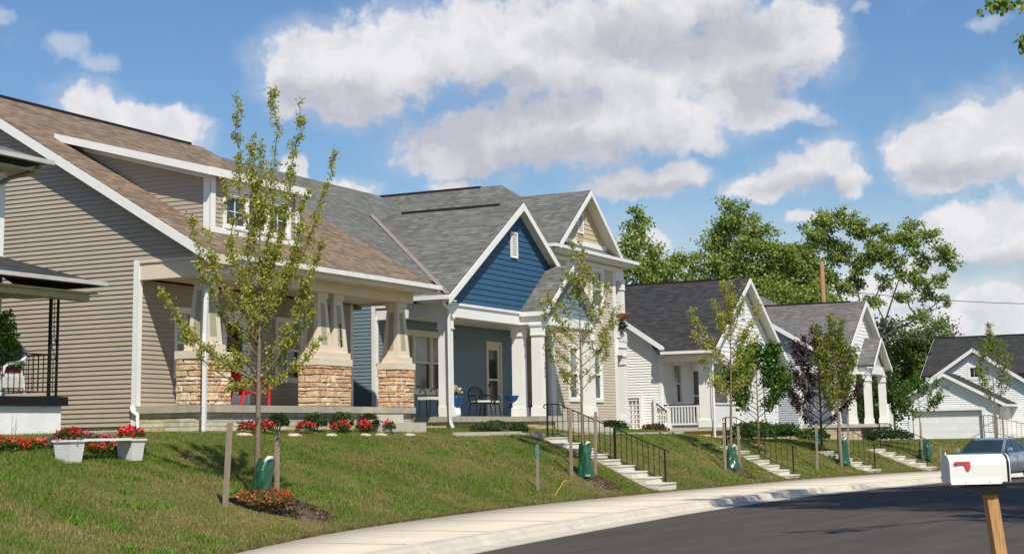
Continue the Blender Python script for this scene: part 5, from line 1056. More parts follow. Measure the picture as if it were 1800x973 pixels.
def bush(label, c, r, h, n, leaf, cols, group=None, name='bush', stem=True):
    u, v, z = c; T = thing(name, label, 'shrub', c, group=group); d = RS.normal(0, 1, (n, 3)); d /= np.linalg.norm(d, axis=1)[:, None]; d[:, 2] = np.abs(d[:, 2])*1.0-.28*(RS.rand(n) < .5)
    b = 1+.13*np.sin(d[:, 0]*7+u)*np.sin(d[:, 1]*6+v)+.08*np.sin(d[:, 2]*11)
    rad = RS.uniform(.55, 1.0, n)**.45*b; P = np.stack([u+d[:, 0]*rad*r, v+d[:, 1]*rad*r, z+h*.42+d[:, 2]*rad*h*.58], 1)
    V, t = leaf_quads(P, leaf, cols, droop=-.5); fast_mesh('foliage', V, np.arange(len(V)).reshape(-1, 4), LEAF, t.astype(np.float32), T, c)
    s = MB()
    for i in range(7): a = i*.9; s.tube([(u, v, z-.05), (u+math.cos(a)*r*.35, v+math.sin(a)*r*.35, z+h*.35), (u+math.cos(a)*r*.7, v+math.sin(a)*r*.7, z+h*.7)], .008, 4)
    s.build('stem', BARKD, T); return T
GB = [(.018,.045,.010), (.03,.065,.014), (.045,.085,.02)]; GJ = [(.06,.105,.03), (.085,.13,.045), (.045,.075,.025), (.11,.15,.06)]; GM = [(.05,.11,.02), (.08,.15,.03), (.035,.075,.014)]
RED = [(.62,.015,.02), (.75,.05,.045), (.50,.01,.015), (.72,.10,.10)]; PINK = [(.75,.13,.34), (.70,.20,.42), (.62,.07,.25)]; ORR = [(.70,.06,.02), (.62,.03,.02), (.75,.14,.05)]
bz = 1.68
bush('round dark clipped shrub by the porch, nearest the staked tree', (2.42, -2.0, bz), .24, .42, 2600, .035, GB, 'shrubs along the tan porch'); bush('feathery light green shrub, second along the tan porch', (3.85, -2.05, bz), .28, .42, 2000, .05, GJ, 'shrubs along the tan porch')
bush('feathery light green shrub below the middle stone pier', (5.0, -2.05, bz), .29, .44, 2000, .05, GJ, 'shrubs along the tan porch'); bush('round dark clipped shrub beside the porch steps', (6.15, -2.1, bz), .26, .42, 2600, .035, GB, 'shrubs along the tan porch')
for (u, v, l) in ((1.0, -2.2, 'red flowers left of the round dark shrub, behind the staked tree'), (1.55, -2.25, 'red flowers right beside the nearest tree trunk, by the porch'), (3.05, -2.3, 'red flowers between the dark round shrub and the first feathery shrub'), (4.45, -2.35, 'red flowers between the two feathery shrubs'), (5.5, -2.35, 'red flowers left of the shrub by the porch steps'), (6.62, -2.35, 'red flowers at the foot of the porch steps')):
    blades_cluster('red_flowers', l, 'flowers', (u, v, bz-.02), .22, 260, .06, GJ, h=.2, petals=RED, pn=26, psize=.075, group='red flowers along the tan porch')
for (u, l) in ((4.75, 'pale striped leaves between the feathery shrubs'), (5.75, 'pale striped leaves left of the round shrub by the steps')):
    T = thing('hosta_plant', l, 'plant', (u, -2.28, bz), group='pale striped plants'); mb = MB(); mb.tint = []
    for i in range(12):
        a = i*.55+random.uniform(-.2, .2); L = random.uniform(.22, .32); w = .05; dx, dy = math.cos(a), math.sin(a); px, py = -dy*w, dx*w; x0, y0 = u, -2.28
        mb.add([(x0, y0, bz), (x0+dx*L*.45+px, y0+dy*L*.45+py, bz+L*.75), (x0+dx*L, y0+dy*L, bz+L*.85), (x0+dx*L*.45-px, y0+dy*L*.45-py, bz+L*.75)], [(0, 1, 2, 3)]); mb.tint += [random.choice([(.36,.45,.36), (.22,.34,.24), (.48,.55,.46)])]*(len(mb.f)-len(mb.tint))
    mb.build('leaves', LEAF, T)
ROCK = mat('pale_fieldstone', (.50, .44, .34), .9, var=.2, vs=8, bump=.6, bs=14)
def rock(u, v, z, sx, sy, sz, name, label, group=None, m=None):
    mb = MB(); V = []; n = 10; R = random.Random(int(u*100)); 
    for j, (q, h) in enumerate(((.75, -.3), (1, .15), (.85, .65), (.4, 1.))):
        for i in range(n): a = 2*math.pi*i/n; f = q*R.uniform(.82, 1.12); V.append((u+sx*f*math.cos(a), v+sy*f*math.sin(a), z+sz*h*R.uniform(.9, 1.1)))
    F = [((j-1)*n+i, (j-1)*n+(i+1) % n, j*n+(i+1) % n, j*n+i) for j in range(1, 4) for i in range(n)]+[tuple(range(3*n, 4*n))]
    mb.add(V, F); o = mb.build(name, m or ROCK, None, (u, v, z)); return tag(o, label, 'rock', group)
for i, (u, v, sx, l) in enumerate(((.55, -2.42, .30, 'flat pale stone at the left end of the flower bed'), (2.15, -2.6, .26, 'pale edging stone before the round dark shrub'), (3.5, -2.7, .20, 'pale edging stone under the first feathery shrub'), (4.9, -2.75, .22, 'pale edging stone below the second feathery shrub'), (5.6, -2.75, .24, 'pale edging stone left of the porch steps'), (6.9, -2.8, .22, 'pale stone at the foot of the tan porch steps'))):
    rock(u, v, z_(u, v)+.01, sx, .13, .07, 'garden_stone', l, 'pale stones edging the flower bed')
rock(70, -7.6, .66, .5, .4, .25, 'garden_stone', 'tan boulder on the grass below the garage door')
# bench between planters, with flowers
T = thing('garden_bench', 'white bench board set on two slatted square planters on the lawn', 'bench', (-7.0, -5.0, 1.15))
def planter(parent, u, v, z, h=.33):
    mb = MB(); n = 9
    for i in range(n):
        a, b = i/n, (i+1)/n; w0 = .135+.035*a; w1 = .135+.035*b; mb.frustum(u, v, z+h*a+.004, z+h*b, w0, w0, w1, w1)
        mb.frustum(u, v, z+h*a, z+h*a+.004, w0-.012, w0-.012, w0-.012, w0-.012)
    mb.box(u-.19, u+.19, v-.19, v+.19, z+h, z+h+.03); return mb.build('planter', WHITE, parent)
zb = z_(-7.55, -4.95)
planter(T, -7.68, -4.95, zb-.01); planter(T, -6.08, -4.85, zb-.01); MB().box(-7.48, -6.28, -5.04, -4.76, zb+.325, zb+.365).build('seat_board', WHITE, T)
blades_cluster('red_petunias', 'red petunias spilling from the left planter of the bench', 'flowers', (-7.68, -4.95, zb+.34), .22, 700, .045, GM, h=.17, petals=RED, pn=34, psize=.055)
blades_cluster('red_petunias', 'bright red petunias in the right planter of the bench', 'flowers', (-6.08, -4.85, zb+.34), .21, 500, .045, GM, h=.17, petals=[(.80,.03,.06), (.85,.12,.16), (.7,.02,.04)], pn=34, psize=.07)
blades_cluster('pink_flowers', 'bed of pink flowers growing behind the bench', 'flowers', (-6.3, -4.0, 1.36), .9, 2600, .055, GM, h=.30, petals=PINK, pn=120, psize=.06, sq=(1, .45))
blades_cluster('red_flowers', 'low bed of red flowers along the white block wall at the left', 'flowers', (-8.6, -3.9, 1.38), 1.5, 5200, .05, GM, h=.24, petals=ORR, pn=330, psize=.06, sq=(1, .30))
blades_cluster('red_flowers', 'red and green ground cover under the bench, before the tan side wall', 'flowers', (-6.0, -4.25, 1.33), .95, 2200, .05, GM, h=.18, petals=ORR, pn=110, psize=.05, sq=(1, .4))
blades_cluster('pink_flowers', 'pink flowers at the far left end of the block wall bed', 'flowers', (-9.3, -3.4, 1.45), .7, 900, .05, GM, h=.24, petals=PINK, pn=60, psize=.055, sq=(1, .4))
T = thing('tall_grass', 'dry arching weeds against the white block wall', 'weeds', (-7.6, -3.3, 1.42)); mb = MB(); mb.tint = []
for i in range(34):
    x = random.uniform(-9.3, -6.7); y = random.uniform(-3.6, -2.6); L = random.uniform(.3, .62); d = random.uniform(-.35, .45); z = 1.42; mb.tube([(x, y, z), (x+d*.35, y, z+L*.7), (x+d, y, z+L)], [.006, .004, .002], 3, cap=False); mb.tint += [random.choice([(.25,.24,.12), (.14,.18,.05), (.34,.30,.2)])]*(len(mb.f)-len(mb.tint))
mb.build('stalks', LEAF, T)
# planting at the foot of the nearest tree
blades_cluster('red_flowers', 'wilting red flowers in a black tray round the nearest tree', 'flowers', (-5.95, -7.42, zt-.08), .60, 2400, .05, [(.22,.17,.05), (.30,.20,.09), (.13,.15,.04), (.35,.16,.06)], h=.27, petals=ORR, pn=55, psize=.042, sq=(1.05, .62))
mb = MB()
for i in range(26):
    a = math.pi*(.85+i/25*1.15); x, y = -5.95+.66*math.cos(a), -7.42+.42*math.sin(a); mb.box(x-.05, x+.05, y-.03, y+.03, z_(x, y)-.04, z_(x, y)+.075+.02*math.sin(i*2.1))
tag(mb.build('landscape_edging', DARK, None, (-5.95, -7.42, zt)), 'black plastic edging round the wilting flowers', 'edging')
f = MB(); u, v = 6.45, -6.85; z = z_(u, v); f.tube([(u, v, z-.02), (u+.12, v-.20, z+.33)], .007, 5); f.tube([(u+.12, v-.20, z+.33), (u+.16, v-.26, z+.34)], .006, 5); tag(f.build('marker_flag', mat('yellow_plastic', (.75, .65, .08), .5), None, (u, v, z)), 'bent yellow marker wire beside the short survey stake', 'marker')
blades_cluster('ground_cover', 'low green plants along the edging below the blue house porch', 'plant', (11.9, -2.45, 1.60), .95, 2600, .05, GJ, h=.26, sq=(1, .35)); bush('small rounded green shrub at the corner by the nearest steps', (13.6, -2.55, 1.50), .27, .34, 1100, .06, GM); bush('low spreading green shrub under the blue porch', (12.6, -2.3, 1.6), .36, .30, 1300, .06, GM)
bush('dark green shrub before the two-storey house, behind the railing', (25.0, -.75, 1.36), .55, .58, 2200, .07, GB)
bush('brown dried shrub at the corner of the two-storey house', (27.6, -1.3, 1.25), .55, .55, 1100, .09, [(.13,.07,.05), (.19,.11,.08), (.08,.05,.035)])
bush('leafy green shrub at the white house porch, left of the maple', (31.0, -3.75, .98), .75, .80, 2200, .10, GM); bush('leafy green shrub at the white house porch, right of the first shrub', (33.2, -3.6, .98), .70, .85, 2000, .10, GM); bush('green shrub behind the railing, right of the maple', (36.5, -3.6, .98), .75, .75, 1600, .10, GM); bush('small green shrub at the left corner of the grey house', (38.8, -4.2, .95), .6, .5, 1200, .10, GM)
bush('spreading shrub in front of the grey house entry columns', (44.6, -6.0, .80), 1.0, .60, 1800, .10, GB)
# shrub on the neighbour's porch
bush('bright green bushy conifer standing on the porch at the left edge', (-5.0, -.75, 2.40), .52, 1.62, 5200, .06, [(.12,.28,.02), (.19,.38,.04), (.07,.17,.015)])

# ================================================================== PORCH FURNITURE
WICK = mat('white_wicker', (.70, .70, .67), .7, var=.25, vs=40, bump=1, bs=70); CUSH = mat('dark_red_cushion', (.28, .012, .02), .8)
T = thing('wicker_chair', 'white wicker armchair with a dark red cushion on the left porch', 'chair', (-4.95, -1.05, 2.38)); mb = MB(); x, y, z = -5.0, -1.0, 2.38
s = MB(); s.box(x-.26, x+.24, y-.25, y+.25, z+.36, z+.42)
for i in range(17): yy = y-.25+.5*i/16; s.box(x-.27, x-.255, yy-.006, yy+.006, z+.16, z+.37)
for i in range(17): xx = x-.26+.5*i/16; s.box(xx-.006, xx+.006, y-.265, y-.25, z+.16, z+.37)
s.build('seat', WICK, T); 
bk = MB(); pts = [(x+.22, y-.27, z+.60), (x+.27, y-.26, z+.80), (x+.30, y-.16, z+.90), (x+.31, y, z+.94), (x+.30, y+.16, z+.90), (x+.27, y+.26, z+.80), (x+.22, y+.27, z+.60)]
bk.tube(pts, .035, 7)
for i in range(13): yy = y-.24+.48*i/12; t = abs(i-6)/6; bk.beam((x+.20, yy, z+.40), (x+.28, yy, z+.92-.14*t*t), .012, .012, drop=False)
bk.poly([(x+.215, y-.24, z+.42), (x+.215, y+.24, z+.42), (x+.285, y+.22, z+.84), (x+.285, y-.22, z+.84)], (.006, 0, 0)); bk.build('backrest', WICK, T)
for q in (-1, 1):
    a = MB(); a.tube([(x+.27, y+q*.27, z+.72), (x+.1, y+q*.29, z+.62), (x-.16, y+q*.29, z+.60), (x-.27, y+q*.28, z+.54), (x-.30, y+q*.26, z+.40)], .032, 7); a.build('armrest', WICK, T)
    for (xx) in (-.27, .25): MB().tube([(x+xx, y+q*.24, z+.38), (x+xx*1.18, y+q*.26, z)], .022, 6).build('leg', WICK, T)
MB().box(x-.22, x+.2, y-.22, y+.22, z+.42, z+.50).build('cushion', CUSH, T)
REDP = mat('red_plastic', (.62, .012, .015), .4)
def slat_chair(base, label, m, rz):
    T = thing('adirondack_chair', label, 'chair', base, rz); s = MB()
    for i in range(6): s.box(-.27, .27, -.26+i*.088, -.19+i*.088, .36-.018*i, .38-.018*i)
    s.build('seat', m, T); b = MB()
    for i in range(5): x = -.22+i*.11; h = .95-.03*abs(i-2)**2; b.add([(x-.045, .18, .26), (x+.045, .18, .26), (x+.05, .44, h), (x-.05, .44, h), (x-.045, .20, .26), (x+.045, .20, .26), (x+.05, .46, h), (x-.05, .46, h)], [(0,1,2,3),(7,6,5,4),(0,4,5,1),(1,5,6,2),(2,6,7,3),(3,7,4,0)])
    b.box(-.27, .27, .30, .325, .52, .58); b.build('backrest', m, T)
    for q in (-1, 1):
        MB().box(q*.30-.055, q*.30+.055, -.36, .32, .56, .582).build('armrest', m, T)
        MB().beam((q*.30, -.32, .56), (q*.30, -.30, 0), .04, .05, drop=False).build('leg', m, T); MB().beam((q*.30, .26, .56), (q*.30, .42, 0), .04, .05, drop=False).build('leg', m, T)
    return T
slat_chair((3.15, -.75, 2.268), 'red slatted adirondack chair on the tan house porch', REDP, math.radians(62))
BLKP = mat('black_plastic', (.012, .012, .015), .35); CREAM = mat('cream_cushion', (.62, .62, .52), .8)
T = thing('patio_stool', 'black stool with a pale striped cushion at the left end of the blue porch', 'stool', (11.35, -.9, 2.04)); s = MB().box(11.12, 11.56, -1.1, -.68, 2.50, 2.58); s.build('cushion', CREAM, T); b = MB()
for i in range(2): b.tube([(11.5, -1.05+i*.34, 2.5), (11.5, -1.05+i*.34, 2.75), (11.3, -1.05+i*.34, 2.80), (11.15, -1.05+i*.34, 2.7)], .018, 6)
b.build('backrest', BLKP, T)
for (a, c) in ((11.15, -1.06), (11.53, -1.06), (11.15, -.72), (11.53, -.72)): MB().tube([(a, c, 2.5), (a+(a-11.34)*.25, c, 2.037)], .018, 6).build('leg', BLKP, T)
def blackchair(x, y, z, label, rz):
    T = thing('patio_chair', label, 'chair', (x, y, z), rz, group='black patio chairs on the blue porch'); MB().box(-.23, .23, -.23, .23, .40, .44).build('seat', BLKP, T); MB().box(-.21, .21, -.24, .2, .44, .49).build('cushion', CREAM, T); b = MB()
    b.tube([(-.22, .2, .42), (-.25, .30, .72), (-.16, .34, .86), (0, .35, .90), (.16, .34, .86), (.25, .30, .72), (.22, .2, .42)], .022, 7)
    for i in range(5): q = -.14+.07*i; b.beam((q, .22, .44), (q*1.05, .34, .85), .03, .012, drop=False)
    b.build('backrest', BLKP, T)
    for q in (-1, 1):
        MB().tube([(q*.25, .3, .66), (q*.28, 0, .64), (q*.27, -.22, .62), (q*.25, -.24, .42)], .02, 6).build('armrest', BLKP, T)
        for p in (-1, 1): MB().tube([(q*.22, p*.21, .42), (q*.26, p*.26, 0)], .02, 6).build('leg', BLKP, T)
    return T
blackchair(15.15, -.55, 2.037, 'black patio chair with a pale cushion, left of its twin on the blue porch', math.radians(-35)); blackchair(16.0, -.45, 2.037, 'black patio chair crowded beside the blue pot', math.radians(10))
BLUP = mat('blue_glaze', (.01, .10, .30), .25)
T = thing('flower_pot', 'bright blue glazed pot on a white stand with pale flowers, by the first column', 'pot', (13.45, -.95, 2.037)); u, v, z = 12.75, -1.0, 2.037
MB().lathe(u, v, [(.13, z), (.14, z+.1), (.12, z+.24)], 18).build('stand', WHITE, T, smooth=True); MB().lathe(u, v, [(.10, z+.24), (.15, z+.42), (.19, z+.54), (.20, z+.56)], 22).build('pot', BLUP, T, smooth=True)
blades_cluster('pale_flowers', 'pale pink flowers growing out of the blue pot by the column', 'flowers', (12.75, -1.0, 2.57), .2, 260, .05, GJ, h=.28, petals=[(.78,.72,.62), (.75,.6,.55)], pn=30, psize=.07)
T = thing('flower_pot', 'large blue tub on dark legs beside the entry column of the blue house', 'pot', (16.9, -.7, 2.037)); u, v, z = 16.6, -1.0, 2.037
MB().lathe(u, v, [(.15, z+.36), (.27, z+.50), (.31, z+.62), (.33, z+.64)], 22).build('pot', BLUP, T, smooth=True)
for i in range(4): a = .8+i*1.57; MB().tube([(u+.16*math.cos(a), v+.16*math.sin(a), z+.4), (u+.24*math.cos(a), v+.24*math.sin(a), z)], .02, 6).build('leg', mat('navy_metal', (.02, .04, .10), .4), T)
T = MB().box(20.4, 20.62, -2.25, -2.05, 2.0, 2.0+.22); 
bb = MB(); bb.lathe(20.5, .2, [(.06, 2.2), (.12, 2.26), (.13, 2.36), (.10, 2.46)], 14); bb.box(20.44, 20.56, .14, .26, 1.4, 2.2); tag(bb.build('hose_reel', mat('navy_hose', (.03, .06, .12), .5), None, (20.5, .2, 1.4)), 'dark blue hose reel against the side of the two-storey house', 'hose reel')
T = thing('hanging_basket', 'copper coloured bowl planter on the two-storey balcony rail', 'planter', (27.6, -.18, 5.68)); MB().lathe(27.7, -.16, [(.08, 5.62), (.22, 5.68), (.30, 5.84), (.31, 5.86)], 20).build('bowl', mat('copper_bowl', (.30, .10, .05), .45), T, smooth=True); blades_cluster('fern', 'trailing leaves below the copper bowl on the balcony', 'plant', (27.7, -.14, 5.1), .14, 90, .12, GB, h=.5)
s = MB(); s.lathe(28.3, -1.5, [(.10, 1.25), (.09, 1.4), (.12, 1.55), (.06, 1.68), (.07, 1.76), (.02, 1.84)], 12); tag(s.build('garden_ornament', VWHITE, None, (28.3, -1.5, 1.25)), 'small white garden ornament beside the brown shrub', 'ornament')

# ================================================================== BIG TREES BEYOND THE ROOFS
def big_tree(label, base, H, blobs, leaf, cols, trunk=.35, n=9000, name='cottonwood_tree', limbs=True, bark=None, bare=(), group='tall trees beyond the houses'):
    """blobs: (side offset, height, radius) of leafy masses hung on real limbs"""
    bx, by, bz = base; T = thing(name, label, 'tree', base, group=group); tr = MB(); P = []
    top = max(b[1] for b in blobs); tr.tube([(bx, by, bz-.3), (bx+LATu*blobs[0][0]*.15, by+LATv*blobs[0][0]*.15, bz+top*.35), (bx+LATu*blobs[0][0]*.5, by+LATv*blobs[0][0]*.5, bz+top*.7)], [trunk, trunk*.7, trunk*.35], 9)
    tot = sum(b[2]**2 for b in blobs); nodes = [Vector((bx+LATu*blobs[0][0]*q_*.7, by+LATv*blobs[0][0]*q_*.7, bz+top*q_)) for q_ in (.3, .38, .46, .55, .64)]
    blobs = sorted(blobs, key=lambda b_: b_[1]+.35*abs(b_[0]))
    for bl_ in blobs:
        dx, h, r = bl_[:3]; dd = bl_[3] if len(bl_) > 3 else random.uniform(-.7, .7)*r*1.2; c = Vector((bx+LATu*dx+DPu*dd, by+LATv*dx+DPv*dd, bz+h)); s0 = Vector((bx+LATu*dx*.2, by+LATv*dx*.2, bz+h*.45))
        cand = [q_ for q_ in nodes if q_.z < c.z-.35*r] or [s0]; s0 = min(cand, key=lambda q_: (q_-c).length+.25*abs(q_.z-c.z)); md = s0.lerp(c, .5)+Vector((random.gauss(0, .12), random.gauss(0, .12), -.12*r))
        lv = 1/(1+.55*len([1 for q_ in nodes if q_.z > bz+top*.5])**.35); tr.tube([s0, md, c], [trunk*.30*lv+.03, trunk*.22*lv+.02, .035], 6); nodes += [md, c]
        m = int(n*r*r/tot); nc = max(14, int(r*r*9))
        for q in range(nc):
            a = random.uniform(0, 6.28); e = random.uniform(-.9, 1); rr = r*random.uniform(.35, 1.05); cc = c+Vector((math.cos(a)*math.sqrt(1-e*e)*rr, math.sin(a)*math.sqrt(1-e*e)*rr, e*rr*.95))
            if q % 2 == 0: tr.tube([c.lerp(cc, .1), c.lerp(cc, .6)+Vector((0, 0, .1)), cc], [trunk*.07, .03, .012], 4, cap=False)
            k = max(6, m//nc); w = r*random.uniform(.15, .30); P.append(np.array(cc)+RS.normal(0, 1, (k, 3))*np.array([w, w, w*.62]))
    for (p0, p1, p2) in bare:
        f = lambda p: Vector((bx+LATu*p[0], by+LATv*p[0], bz+p[1])); a, b, c = f(p0), f(p1), f(p2); tr.tube([a, a.lerp(b, .5)+Vector((0, 0, .15)), b, b.lerp(c, .5)+Vector((0, 0, .1)), c], [.12, .09, .065, .045, .02], 6)
        for i in range(14):
            t = random.uniform(.2, 1); q = b.lerp(c, t); e = q+Vector((random.uniform(-1, 1.2)*LATu+random.gauss(0, .3), random.uniform(-1, 1)*.8, random.uniform(-.3, 1.3))); tr.tube([q, q.lerp(e, .5)+Vector((0, 0, .08)), e], [.035, .02, .01], 3, cap=False)
    tr.build('trunk', bark or BARKD, T, smooth=True)
    P = np.concatenate(P); V, c = leaf_quads(P, leaf, cols, droop=.5); fast_mesh('crown', V, np.arange(len(V)).reshape(-1, 4), LEAF, c.astype(np.float32), T, base); return T
CW = [(.205,.285,.055), (.275,.36,.08), (.13,.18,.04), (.38,.46,.16)]; CD = [(.13,.20,.038), (.185,.265,.053), (.08,.125,.025), (.25,.32,.09)]
gz = .6
big_tree('narrow airy cottonwood just right of the two-storey house roof', (82.8, 20.6, gz), 18, [(-.2,15.9,1.2),(.2,14.2,1.5),(-1.0,13.2,1.3),(1.1,13.0,1.2),(.1,12.2,1.7),(1.6,11.6,1.1),(-1.5,11.4,1.1),(.3,10.2,1.6),(0,16.9,.7)], .22, CW, n=9500)
big_tree('tallest bushy cottonwood behind the charcoal roof of the white house', (86.2, 14.0, gz), 19, [(-.4,17.2,1.2),(.3,16.3,1.4),(-1.4,15.2,1.2),(1.3,15.0,1.6),(-.2,14.2,2.1),(1.8,13.2,1.7),(-1.8,12.8,1.4),(.2,12.0,2.4),(2.5,11.4,1.6),(-2.6,11.0,1.4),(.6,10.0,2.4),(-3.4,13.3,1.0),(-4.6,13.0,1.1),(-5.8,12.6,1.1),(-4.0,11.8,1.3),(-5.4,11.2,1.3),(-6.6,11.2,1.0),(-2.5,9.2,1.6)], .22, CW, n=26000)
big_tree('broad round cottonwood between the tallest tree and the utility pole', (87.6, 10.7, gz), 15, [(-.8,13.6,1.3),(.6,13.2,1.5),(-2.0,12.2,1.6),(1.6,12.0,1.6),(0,11.6,2.2),(-2.2,10.4,1.8),(2.2,10.2,1.6),(.2,9.4,2.4),(-1.8,8.2,2.),(2.,8.,1.8)], .22, CW, n=24000)
big_tree('wide spreading tree with bare grey limbs, right of the utility pole', (90.5, 5.2, gz), 17, [(-4.9,14.2,1.06),(-4.1,15.3,0.94),(-3.2,16.2,1.06),(-2.1,16.4,0.94),(-1.2,15.6,1.06),(-2.8,14.8,1.18),(-4.0,13.2,1.18),(-1.6,13.8,1.06),(-0.2,15.2,0.83),(0.8,15.4,0.83),(0.5,14.0,0.94),(1.8,14.6,0.94),(2.9,15.3,0.83),(3.8,15.5,0.83),(3.2,14.2,0.94),(4.6,14.7,0.83),(5.4,13.7,0.83),(6.0,12.9,0.71),(4.4,13.2,0.83),(2.0,13.0,0.83),(-0.4,12.6,0.94),(-3.0,12.0,1.06),(-4.4,11.6,1.06),(-1.8,11.2,0.94),(1.2,11.6,0.71),(3.4,12.0,0.71),(5.2,11.6,0.71),(4.4,10.6,0.71),(2.6,10.4,0.71),(5.4,10.2,0.59),(0.4,10.2,0.71),(-3.4,10.0,1.06),(3.4,8.9,0.71),(1.2,13.2,0.7),(-2.2,13.4,0.8),(-0.8,11.6,0.7),(3.9,11.3,0.6),(-4.8,12.6,0.7),(0.2,13.4,0.7),(2.4,12.0,0.6)], .20, CW, n=26000, trunk=.3, bark=mat('grey_bark', (.075, .065, .055), .95, var=.3, vs=3),
         bare=[((0,5.5),(-.6,9.5),(-1.2,13.0)), ((.1,5.8),(1.4,9.4),(2.8,12.8)), ((.2,6.9),(2.6,8.3),(5.2,9.6)), ((.2,6.8),(2.8,7.4),(4.6,6.7))])
for (u, v, bl, l) in (((97, 5.0), None, [(0,7.6,2.0),(-1.6,6.2,2.0),(1.6,6.0,1.9),(0,4.4,2.4),(-2.4,4,2),(2.2,3.6,2),(.2,2.2,2.4)], 'dark green bushy tree beyond the grey house entry gable'), ((99, 2.2), None, [(0,8.2,1.7),(-1.4,7.0,1.7),(1.5,6.6,1.7),(0,5.2,2.2),(-2,4.2,2),(2,3.8,2),(0,2.4,2.4)], 'dark green tree directly left of the white garage'), ((94.5, 8.0), None, [(0,6.8,1.8),(-1.8,5.6,1.8),(1.8,5.6,1.8),(0,4.2,2.4),(0,2.2,2.4)], 'low dark tree behind the grey house roof')):
    big_tree(l, (u[0], u[1], gz), 9, bl, .22, CD, n=15000, trunk=.25, name='bushy_tree')
big_tree('distant tree showing above the far white house roof ridge', (118, -8.5, gz), 11, [(0,9.9,1.6),(-2.0,9.2,1.3),(2.2,9.6,1.5),(4.5,9.4,1.5),(7,9.5,1.6),(9.6,9.2,1.6),(0,7.6,2),(4,7.5,2.2),(8,7.4,2.2)], .34, CD, n=5200, trunk=.3, name='bushy_tree')
big_tree('leafy shrubby tree seen between the grey house entry columns', (74, 1.0, gz), 5, [(0,3.4,1.3),(-1.2,2.4,1.2),(1.2,2.2,1.2),(0,1.2,1.4)], .22, GM, n=3200, trunk=.12, name='bushy_tree')
# shade tree over the near side of the street (out of frame; its shade and one drooping spray are in the picture)
SHG = [(7.3,-11.2,15,1.2),(9.5,-11.8,15.5,1.5),(13.5,-12,15.5,1.7),(15.8,-12.4,16,1.7),(14,-14.7,15,2.2),(11,-14,15,2.1),(11,-16.4,14.2,2.2),(6.2,-14.1,14.5,1.5),(8.5,-14.5,14.5,1.9),(4.6,-17,14.2,1.6),(8,-17.5,13.8,2.2),(17,-15,15,2.2),(20,-12.5,16,1.5),(1.9,-17.6,13.8,1.0),(14,-18,14,2.4),(18,-17,15,2.2),(22,-15,15.5,2)]
def sh_blob(gu, gv, z, r):
    du, dv = gu-z*.57-7, gv-z*.6+27.5; return (du*LATu+dv*LATv, z, r, du*DPu+dv*DPv)
SHADE = big_tree('tall street-side shade tree whose drooping spray enters the top right corner', (7, -27.5, .1), 17, [sh_blob(*q_) for q_ in SHG], .2, CW, n=52000, trunk=.4, group=None, name='shade_tree')
u0, v0 = -7.2, -19.35
T = SHADE; sp = MB(); PT = []
cw = lambda dx, dd, z: Vector((-7.25+LATu*(dx+.22)+DPu*dd, -19.0+LATv*(dx+.22)+DPv*dd, z))
for (pts) in ([cw(2.6, .5, 8.3), cw(1.2, .2, 7.4), cw(.35, 0, 6.80), cw(-.02, 0, 6.76)], [cw(2.6, .5, 8.3), cw(1.4, .3, 7.3), cw(.7, .1, 6.7), cw(.48, 0, 6.35), cw(.42, 0, 6.22)], [cw(2.6, .5, 8.3), cw(1.3, 0, 7.1), cw(.6, -.2, 6.72)]):
    sp.tube(pts, [.03, .015, .008]+[.004]*(len(pts)-3), 5)
    for i in range(190): k = random.randrange(1, len(pts)-1) if len(pts) > 3 else 1; t = random.random(); p = pts[k].lerp(pts[k+1], t); PT.append((p.x+random.gauss(0, .05), p.y+random.gauss(0, .05), p.z+random.gauss(0, .045)))
sp.tube([Vector((4.2, -27, 9.5)), Vector((0, -24, 9.6)), cw(2.6, .5, 8.3)], [.12, .07, .03], 7)
sp.build('branch', BARKD, T); V, c = leaf_quads(np.array(PT), .085, YEL[:3]+DGR[:2], droop=1.2); fast_mesh('leaves', V, np.arange(len(V)).reshape(-1, 4), LEAF, c.astype(np.float32), T, (7, -27.5, .1))

# ================================================================== POLE, WIRES
T = thing('utility_pole', 'brown wooden utility pole rising between the trees behind the grey house', 'utility pole', (76.2, 4.9, .5)); MB().tube([(76.2, 4.9, .4), (76.2, 4.9, 12.4)], [.17, .14], 12).build('pole', mat('brown_pole', (.30, .155, .085), .85, var=.2, vs=6), T, smooth=True)
def wire(p0, p1, sag, label):
    pts = [(p0[0]+(p1[0]-p0[0])*t, p0[1]+(p1[1]-p0[1])*t, p0[2]+(p1[2]-p0[2])*t-4*sag*t*(1-t)) for t in [i/14 for i in range(15)]]; tag(MB().tube(pts, .022, 5).build('overhead_wire', DARK, None, p0), label, 'wire', 'overhead wires')
wire((76.2, 4.9, 10.6), (101, -22, 10.5), .9, 'upper overhead wire crossing the sky right of the spreading tree'); wire((76.2, 4.9, 8.0), (84, -12, 7.4), .5, 'lower overhead wire crossing in front of the far charcoal roof')
# utility box at the right edge
T = thing('utility_box', 'dark green utility box at the right edge beyond the parked car', 'utility box', (62.0, -11.6, .3)); MB().box(61.7, 62.3, -12.4, -11.5, 1.35, 1.95).build('cabinet', mat('dark_green_box', (.04, .07, .05), .5), T); MB().box(61.9, 62.1, -12.0, -11.85, .2, 1.35).build('post', BARKD, T)

# ================================================================== MAILBOX
MBW = mat('mailbox_enamel', (.70, .69, .655), .35, var=.03, vs=3)
T = thing('mailbox', 'white mailbox with a red flag on a leaning timber post by the kerb', 'mailbox', (-15.2, -20.07, .03), math.atan2(LATv, LATu)+math.radians(7))
